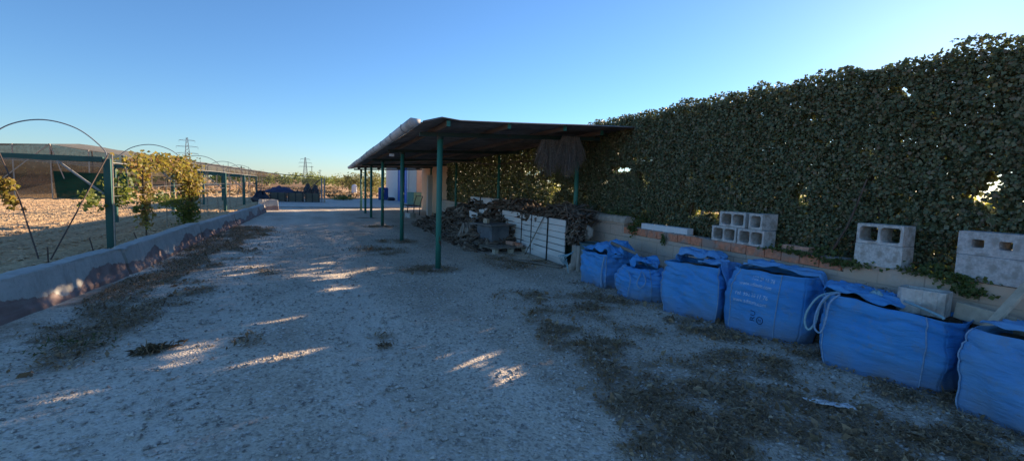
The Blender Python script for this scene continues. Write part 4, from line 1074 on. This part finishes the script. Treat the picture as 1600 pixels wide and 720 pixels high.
o.location = (-2.55, 26.9, 0); o.rotation_euler = (0, 0, R(-62)); o.scale = (1.35, .42, 1.12)

# ------------------------------------------------------------------ trellis on the left
def spl(P, n=8):
    P = [Vector(p) for p in P]; out = []
    for i in range(len(P) - 1):
        a, b, c, d = P[max(i - 1, 0)], P[i], P[i + 1], P[min(i + 2, len(P) - 1)]
        for j in range(n):
            t_ = j / n; out.append(.5 * ((2 * b) + (c - a) * t_ + (2 * a - 5 * b + 4 * c - d) * t_ ** 2 + (3 * b - a - 3 * c + d) * t_ ** 3))
    return out + [P[-1]]
FLAB = ['nearest green square-post trellis frame with an arched hoop', 'trellis frame buried in the thick vine', 'third trellis frame from the camera, bare of vines',
        'fourth trellis frame, close behind the bare third one', 'farthest trellis frame at the end of the barrier']
FY = [12.4, 18.8, 25.2, 31.0, 36.6]
for i, y in enumerate(FY):
    f = empty('trellis', (-4.15, y, 0), 0, FLAB[i], 'trellis', 'trellis frames along the field'); zt = 1.95 - .008 * (y - 12.4)
    r_ = .062 if i == 0 else .06
    m = MB(); m.box((-4.15, y, zt / 2 - .05), (r_ * 2, r_ * 2, zt)); m.build('post', M['green_frame'], f, bevel=.006)
    m = MB(); m.box((-6.15, y, zt / 2 - .05), (r_ * 2, r_ * 2, zt)); m.build('post', M['green_frame'], f, bevel=.006)
    m = MB(); m.bar((-8.2 if i == 0 else -6.3, y, zt - .07), (-4.225, y, zt - .07), .07, .11); m.build('beam', M['green_frame'], f, bevel=.004)
    m = MB(); m.bar((-4.95, y - .05, zt - .13), (-4.22, y - .05, zt - .78), .03, .035); m.build('brace', M['steel'], f)
    m = MB(); m.tube(spl([(-4.16, y, zt - .05), (-4.22, y, zt + .16), (-4.62, y, zt + .53), (-5.15, y, zt + .67), (-5.68, y, zt + .53), (-6.08, y, zt + .16), (-6.14, y, zt - .05)]), .012 if i < 2 else .012, 6); m.build('hoop', M['galv'], f, smooth=True)
    if i == 0:
        m = MB(); m.tube([(-4.05, y - .06, zt + .05), (-4.06, y - .1, .0)], .014, 6); m.build('guy_rod', M['pale_rod'], f)
        m = MB(); m.tube([(-4.10, y - .08, zt + .05), (-4.55, y - 1.5, .0)], .013, 6); m.build('guy_rod', M['rusty_rod'], f)
        m = MB(); m.tube([(-5.75, y - .2, 1.92), (-5.2, y - .9, 1.15), (-4.65, y - 1.6, .0)], .014, 6); m.build('guy_rod', M['rusty_rod'], f)
        m = MB()
        for k in range(5):
            m.tube(spl([(-8, y - .1 + .02 * k, zt - .10 - .01 * k), (-6.5, y - .1, zt - .12 + .015 * math.sin(k)), (-5.3 - .1 * k, y - .12, zt - .13 - .02 * math.cos(k * 2)), (-4.2, y - .08, zt - .15 - .02 * k)]), .0035, 4)
        m.build('tied_cane', M['pale_rod'], f)
wires = MB()
for z in (1.83, 1.32, 1.12, .75):
    wires.tube([(-4.14, 12.4, z), (-4.14, 15.5, z - .03), (-4.14, 18.8, z), (-4.14, 25.2, z - .02), (-4.14, 36.6, z - .1)], .003 if z < 1.8 else .010, 5)
wr_ = tag(wires.build('trellis_wires', M['steel'], loc=(-4.14, 20, 1)), 'taut grey wires strung from frame to frame along the field', 'wire')
# canes
CL = ['thin pale cane standing near the %s, %s' % (a, b) for a in ('vine-covered frame', 'third frame', 'fourth frame', 'farthest frame') for b in ('upright', 'leaning slightly left', 'leaning slightly right', 'tallest of its row', 'shortest of its row', 'half hidden by wires')]
rnd = random.Random(17); ci = 0
for y, x, h, lean in [(17.3, -4.4, 2.2, .02), (18.2, -4.3, 1.9, -.05), (19.6, -4.4, 2.3, .03), (20.6, -4.2, 1.7, .05), (21.2, -4.6, 2.4, 0), (22.4, -4.3, 2.1, -.04), (23.4, -4.5, 2.0, .05), (24.2, -4.2, 1.5, -.2), (26.3, -4.4, 2.2, .03), (27.4, -4.3, 1.9, 0), (28.6, -4.5, 2.4, -.03), (29.8, -4.4, 1.8, .3), (31.5, -4.3, 2.1, 0), (33.0, -4.2, 2.0, .05), (34.4, -4.3, 2.3, -.02), (35.6, -4.4, 2.2, .04), (38, -4.0, 2.2, 0), (24.6, -5.0, 2.3, .04), (27.0, -5.4, 2.2, 0), (30.2, -5.3, 2.1, 0), (33.8, -5.5, 2.1, .05)]:
    m = MB(); m.tube([(x, y, -.02), (x + lean * .5, y, h * .5), (x + lean, y, h)], [.014, .013, .010], 5)
    tag(m.build('vine_cane', M['cane'], loc=(x, y, 0)), 'thin pale cane standing between the trellis frames along the barrier', 'cane', 'vine canes'); ci += 1
for k, (x, y, h, dx, lab) in enumerate(((-4.28, 10.2, .34, .0, 'short rusty stake behind the nearest barrier, beside the crossing rods'), (-4.0, 11.2, .38, -.08, 'short leaning stake left of the nearest green post'), (-5.6, 10.3, .25, 0, 'tiny stake alone in the field at the left edge'), (-3.9, 13.2, .28, -.1, 'short leaning stake just right of the nearest green post'))):
    m = MB(); m.tube([(x, y, -.02), (x + dx, y, h)], .012, 6); tag(m.build('stake', M['rusty_rod'], loc=(x, y, 0)), lab, 'stake')

# vines
def vine(segs, label, mat, seed, stem=None, size=.085, mat2=None):
    base = Vector(segs[0][0]); allq = []
    rr = np.random.default_rng(seed)
    for a, b, r_, n in segs:
        a, b = np.array(a), np.array(b); n = int(n * 2.1); t_ = rr.random(n); c = a + (b - a) * t_[:, None]
        wob = (.55 + .9 * vnoise(t_ * 7 * np.linalg.norm(b - a), 0 * t_, 0, seed))[:, None]
        P = c + np.clip(rr.normal(size=(n, 3)), -1.7, 1.7) * r_ * wob * np.array([.8, 1, .8])
        allq.append(leaf_quads(P, size * (.55 + .8 * rr.random(n)), (.3, -.3, .5), 1.05, 0, .3))
    loc = (base.x, base.y, 0)
    root = empty('grape_vine', loc, 0, label, 'vine')
    link_mesh('foliage', fast_mesh('foliage', np.concatenate(allq) - np.array(loc), 4), mat, root)
    m = MB()
    for st_ in stem or []: m.tube(spl(st_, 4), [.018, ] * (4 * (len(st_) - 1) + 1), 5)
    for a, b, r_, n in segs:
        if n < 100: continue
        for q in range(3):
            P0 = Vector(a) + Vector((rr.normal() * r_ * .4, rr.normal() * r_ * .4, rr.normal() * r_ * .3)); P1 = Vector(b) + Vector((rr.normal() * r_ * .4, rr.normal() * r_ * .4, rr.normal() * r_ * .3))
            mid = (P0 + P1) / 2 + Vector((rr.normal(), rr.normal(), rr.normal())) * r_ * .7; m.tube(spl([P0, mid, P1], 5), .009, 5)
    if m.v: m.build('stem', M['bark'], root)
vine([((-4.15, 13.4, 1.86), (-4.15, 15.6, 1.93), .12, 170), ((-4.15, 15.2, 1.93), (-4.15, 18.6, 1.95), .15, 520), ((-4.18, 14.6, 1.83), (-4.2, 14.75, .35), .11, 260)],
     'yellow-green vine running along the top wire with one strand hanging down', M['vine_leaf'], 1, [[(-4.2, 14.75, 0), (-4.2, 14.7, 1), (-4.15, 14.6, 1.85), (-4.15, 16.5, 1.9), (-4.15, 18.6, 1.9)]])
vine([((-4.15, 17.4, 1.85), (-4.15, 18.9, 1.55), .22, 420), ((-4.1, 18.7, 1.8), (-4.1, 18.6, .75), .24, 560)],
     'thick rusty and yellow vine wrapped around the second trellis post', M['vine_leaf'], 2, [[(-4.1, 18.6, 0), (-4.1, 18.7, 1), (-4.15, 18.5, 1.8)]])
vine([((-4.05, 18.2, .7), (-4.0, 17.9, .15), .2, 300), ((-4.3, 16.5, .9), (-4.2, 17.8, .75), .12, 120)],
     'dark green vine growth at the foot of the second trellis post', M['vine_green'], 3)
vine([((-4.25, 13.2, 1.5), (-4.2, 13.3, 1.0), .16, 130), ((-4.4, 12.0, 1.15), (-4.35, 12.1, .95), .10, 50), ((-4.2, 15.6, .95), (-4.2, 16.0, 1.05), .1, 40), ((-4.15, 13.9, .75), (-4.15, 14.0, .75), .05, 14)],
     'small green vine shoots beside the nearest green post', M['vine_green'], 4)
vine([((-5.9, 11.4, 1.55), (-5.2, 11.4, 1.32), .09, 90), ((-5.55, 11.4, 1.4), (-5.2, 11.4, .95), .09, 90), ((-5.9, 11.2, 1.0), (-5.75, 11.2, .7), .06, 40)],
     'yellow vine shoots entering at the left edge of the photo', M['vine_leaf'], 5, [[(-6.2, 11.4, 0), (-6.0, 11.4, 1.2), (-5.4, 11.4, 1.4)]])

# ------------------------------------------------------------------ shade-net house
sh = empty('net_house', (-14, 37, 0), 0, 'long low shade-net house with a pitched grey net roof across the field', 'net house')
Y0 = 36.48; XE, XR, XL = -11.25, -14.9, -19.0
ZE, ZR = 2.72, 3.22
Y1 = 150
m = MB()
m.grid(lambda u, v: (XE + (XR - XE) * u, Y0 + 3.6 * v, ZE + (ZR - ZE + .25 * v) * u - .06 * math.sin(math.pi * u)), 10, 6)
m.grid(lambda u, v: (XE + (XR - XE) * u, Y0 + 3.6 + (Y1 - Y0 - 3.6) * v, ZE + (ZR + .25 - ZE) * u - .06 * math.sin(math.pi * u) + .03 * math.sin(v * 80) * u), 10, 70)
m.grid(lambda u, v: (XR + (XL - 3 - XR) * u, Y0 + 3.6 * v, ZR + .25 * v * (1 - u) - .35 * u), 10, 6)
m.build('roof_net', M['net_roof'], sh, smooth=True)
def ztop(x): return ZE + (ZR - ZE) * (XE - x) / (XE - XR) if x > XR else ZR - .35 * (XR - x) / 7.1
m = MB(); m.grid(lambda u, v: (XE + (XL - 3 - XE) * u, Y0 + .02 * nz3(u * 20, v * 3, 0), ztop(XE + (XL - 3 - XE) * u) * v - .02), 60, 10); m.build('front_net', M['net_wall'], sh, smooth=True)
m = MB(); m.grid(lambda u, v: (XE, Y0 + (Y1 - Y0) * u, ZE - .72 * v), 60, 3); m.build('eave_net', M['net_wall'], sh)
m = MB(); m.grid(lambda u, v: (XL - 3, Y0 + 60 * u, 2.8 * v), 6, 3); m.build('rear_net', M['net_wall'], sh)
m = MB(); m.grid(lambda u, v: (XE + .05 + (-14.85 - XE + .12 * (1 - v)) * u, Y0 - .12 + .05 * nz3(u * 8, v * 4, 5), .02 + 1.62 * v - .05 * math.sin(math.pi * u)), 30, 10); m.build('green_panel', M['net_green'], sh, smooth=True)
for x in (XE, -13.1, XR, -16.6, -18.4, -20.2):
    m = MB(); m.tube([(x, Y0 - .05, 0), (x, Y0 - .05, ztop(x))], .04, 6); m.build('pole', M['pale_rod'], sh)
for k in range(1, 24):
    y = Y0 + k * 4.5; m = MB(); m.tube([(XE, y, 0), (XE, y, ZE)], .04 if k < 8 else .06, 5); m.build('pole', M['pale_rod'], sh)
for k in range(8):
    y = Y0 + 4 + k * 6; m = MB(); m.tube([(-16.5, y, 0), (-16.5, y, 3.3)], .05, 5); m.build('pole', M['pale_rod'], sh)
m = MB(); m.bar((-17.3, Y0 - .1, .9), (XR, Y0 - .1, ZR), .05, .05); m.build('brace', M['pale_rod'], sh)
m = MB(); m.bar((-14.2, Y0 - .1, .9), (XR, Y0 - .1, ZR), .05, .05); m.build('brace', M['pale_rod'], sh)

# ------------------------------------------------------------------ far crates, gate
GX = [(-3.3, -2.3, 0), (-2.2, -1.2, 1), (-1.1, -.15, 2)]
CLb = ['left wooden field bin heaped with dark plastic beyond the road end', 'middle wooden field bin beyond the road end, nearly empty', 'right wooden field bin with dark objects on it beside the gate post']
for x0, x1, k in GX:
    r_ = empty('field_bin', ((x0 + x1) / 2, 36.6, 0), 0, CLb[k], 'bin', 'wooden bins at the road end')
    for j in range(5):
        m = MB(); m.box(((x0 + x1) / 2, 36.1, .15 + j * .115), (x1 - x0, .03, .10)); m.build('front_board', M['bin_wood'], r_)
    for sx in (x0 + .02, x1 - .02):
        m = MB(); m.box((sx, 36.6, .36), (.04, .96, .62)); m.build('side_panel', M['bin_wood'], r_)
    m = MB(); m.box(((x0 + x1) / 2, 37.1, .36), (x1 - x0 - .1, .04, .6)); m.build('back_panel', M['bin_wood'], r_)
    for sx in (x0 + .06, (x0 + x1) / 2, x1 - .06):
        m = MB(); m.box((sx, 36.07, .36), (.06, .03, .62)); m.build('corner_batten', M['dark_frame'], r_)
def lump(c, r, name, label, mat, seed, cat):
    m = MB()
    m.grid(lambda u, v: (lambda th, ph: (c[0] + r[0] * (1 + .45 * nz3(math.cos(th) * 2 + seed, math.sin(th) * 2, ph * 2)) * math.cos(th) * math.sin(ph), c[1] + r[1] * math.sin(th) * math.sin(ph), c[2] + r[2] * (1 + .5 * nz3(th * 2, ph * 2, seed)) * math.cos(ph)))(2 * math.pi * u, math.pi * .5 * v), 28, 10)
    return tag(m.build(name, mat, loc=(c[0], c[1], c[2]), smooth=True), label, cat)
lump((-2.7, 36.6, .62), (.85, .5, .42), 'dark_sheeting', 'heap of dark blue plastic sheeting on the left field bin', M['blue_plastic'], 1, 'sheeting')
lump((-3.75, 35.3, .0), (.5, .4, .75), 'dark_sheeting', 'upright bundle of dark sheeting left of the field bins', M['black_plastic'], 7, 'sheeting')
lump((-.95, 36.7, .6), (.28, .4, .62), 'black_sack', 'upright black sack on the right field bin', M['black_plastic'], 3, 'sack')
lump((-.45, 36.7, .6), (.25, .4, .55), 'black_sack', 'rounded black sack beside the gate post', M['black_plastic'], 4, 'sack')
lump((-1.6, 36.7, .55), (.45, .4, .22), 'black_sack', 'low black plastic sack inside the middle field bin', M['black_plastic'], 5, 'sack')
gp = empty('fence_gate', (-.1, 35.6, 0), 0, 'tall pole and net fence gate closing the end of the trellis', 'gate')
m = MB(); m.tube([(-.02, 35.5, 0), (-.02, 35.5, 1.75)], .05, 8); m.build('pole', M['galv'], gp)
m = MB(); m.tube([(.16, 35.6, 0), (.16, 35.6, 1.7)], .05, 8); m.build('pole', M['pale_rod'], gp)
m = MB(); m.tube([(-.1, 35.5, 1.65), (-.9, 35.7, .9)], .03, 6); m.build('brace', M['rusty_rod'], gp)
m = MB(); m.grid(lambda u, v: (-.1 - 4.0 * u, 35.75, .1 + (1.55 + .2 * u) * v), 8, 4); m.build('net', M['net_thin'], gp)
m = MB(); m.tube([(-4.1, 31.2, 2.62), (-4.14, 12.4, 2.62 - .66)], .0001, 3, False)
m = MB(); m.tube([(-.1, 36.0, 1.75), (-3.9, 36.3, 2.0), (-11.0, 37, 2.9)], .025, 5)
tag(m.build('overhead_cable', M['dark_frame'], loc=(-4, 36.3, 2)), 'dark cable running from the gate pole up to the net house eave', 'cable')

# ------------------------------------------------------------------ distance
# orchard belt
qs = []; tr = MB(); rnd = random.Random(21)
for row, (yy, h0) in enumerate(((112, 2.3), (122, 2.6), (136, 2.8), (155, 3.0), (180, 3.4))):
    x = -120
    while x < 60:
        x += rnd.uniform(2.5, 4.5); y = yy + rnd.uniform(-3, 3)
        h = h0 * rnd.uniform(.75, 1.2)
        qs.append(crown(90 if row < 4 else 60, (x, y, h * .55), (h * .62, h * .62, h * .5), .55, int(x * 7) % 97 + row, thr=.3))
        if row == 0: tr.tube([(x, y, -.1), (x, y, h * .5)], .1, 5)
me = fast_mesh('orchard', np.concatenate(qs), 4); tag(link_mesh('orchard', me, M['tree_leaf']), 'far orchard of low green trees along the horizon', 'orchard', kind='stuff')
# field shrubs individually
def shrub(x, y, h, w, label, mat, n=700, size=.16, seed=1, thr=.42, cat='shrub', name='field_shrub'):
    r = empty(name, (x, y, 0), 0, label, cat)
    link_mesh('crown', fast_mesh('crown', crown(n, (0, 0, h * .52), (w, w, h * .52), size, seed, thr=thr), 4), mat, r)
    trunk_mb((x, y, -.05), h * .5, .06 + h * .01, 5, w * .4).build('trunk', M['bark'], r)
shrub(5.8, 62, 3.0, 1.7, 'large yellowish shrub left of the white building, behind the shed posts', M['bush_leaf'], 1500, .2, 3)
shrub(3.9, 66, 2.6, 1.5, 'yellowish shrub further left, seen between the farthest shed posts', M['bush_leaf'], 1200, .2, 4)
shrub(1.6, 40.8, .42, 1.0, 'low dark bush at the edge of the shaded apron', M['vine_green'], 700, .09, 5)
shrub(3.6, 95, 2.9, 2.0, 'pale bare-branched bush in front of the far orchard', M['bush_leaf'], 500, .25, 6, .5)
shrub(-1.5, 96, 3.0, 1.9, 'taller green tree standing right of the gate poles', M['tree_leaf'], 900, .25, 7)
shrub(9.5, 70, 5.0, 1.4, 'tall dark cypress-like tree behind the corner of the white building', M['tree_leaf'], 900, .22, 8)
# weeds on the soil
n = 9000; x = -20 + 45 * RNG.random(n); y = 44 + 60 * RNG.random(n); k = fbm(x * .25, y * .12, 0, 71) > .56; x, y = x[k], y[k]
me = fast_mesh('field_weeds', leaf_quads(np.stack([x, y, .08 + .15 * RNG.random(len(x))], -1), .25 + .3 * RNG.random(len(x)), (0, 0, .3), .5, 0, .3), 4)
tag(link_mesh('field_weeds', me, M['straw']), kind='stuff')
# hills on the horizon
# pylons
def pylon(x, y, h, label, w=3.2, arms=(.62, .78, .93)):
    r = empty('power_pylon', (x, y, 0), R(10), label, 'pylon', 'lattice power pylons on the horizon'); m = MB(); lv = 12; t_ = .13
    def hw(z): return w * (1 - z / h) * .5 + .35
    for sx in (-1, 1):
        for sy in (-1, 1):
            m.tube([(sx * hw(0), sy * hw(0), 0), (sx * hw(h * .6), sy * hw(h * .6), h * .6), (sx * .3, sy * .3, h)], t_, 4)
    for k in range(lv):
        a, b = h * k / lv, h * (k + 1) / lv
        for sy in (-1, 1):
            m.tube([(-hw(a), sy * hw(a), a), (hw(b), sy * hw(b), b)], .07, 3); m.tube([(hw(a), sy * hw(a), a), (-hw(b), sy * hw(b), b)], .07, 3)
    m.build('lattice_tower', M['galv'], r, world=False)
    for q in arms:
        m = MB(); L_ = w * (1.5 if q < .9 else 1.1)
        for s_ in (-1, 1):
            m.tube([(0, 0, h * q + .5), (s_ * L_, 0, h * q)], .09, 4); m.tube([(0, 0, h * q - .3), (s_ * L_, 0, h * q)], .09, 4); m.tube([(s_ * L_, 0, h * q), (s_ * L_, 0, h * q - 1.1)], .07, 4)
        m.build('crossarm', M['galv'], r, world=False)
pylon(-66.2, 300, 21.8, 'nearer tall lattice pylon rising above the net house roof')
pylon(-11.8, 400, 18.6, 'smaller lattice pylon above the far orchard in the middle of the horizon', 3.0)
def upole(x, y, h, label):
    r = empty('utility_pole', (x, y, 0), 0, label, 'pole'); m = MB(); m.tube([(x, y, 0), (x, y, h)], .16, 6); m.build('shaft', M['dark_frame'], r)
    m = MB(); m.box((x, y, h - .5), (1.8, .15, .15)); m.build('crossarm', M['dark_frame'], r)
upole(-5.4, 300, 9.6, 'taller utility pole just right of the smaller pylon'); upole(-1.0, 300, 7.6, 'shorter utility pole above the orchard, farther right')
upole(-22, 160, 5.0, 'short utility pole poking above the net house ridge')
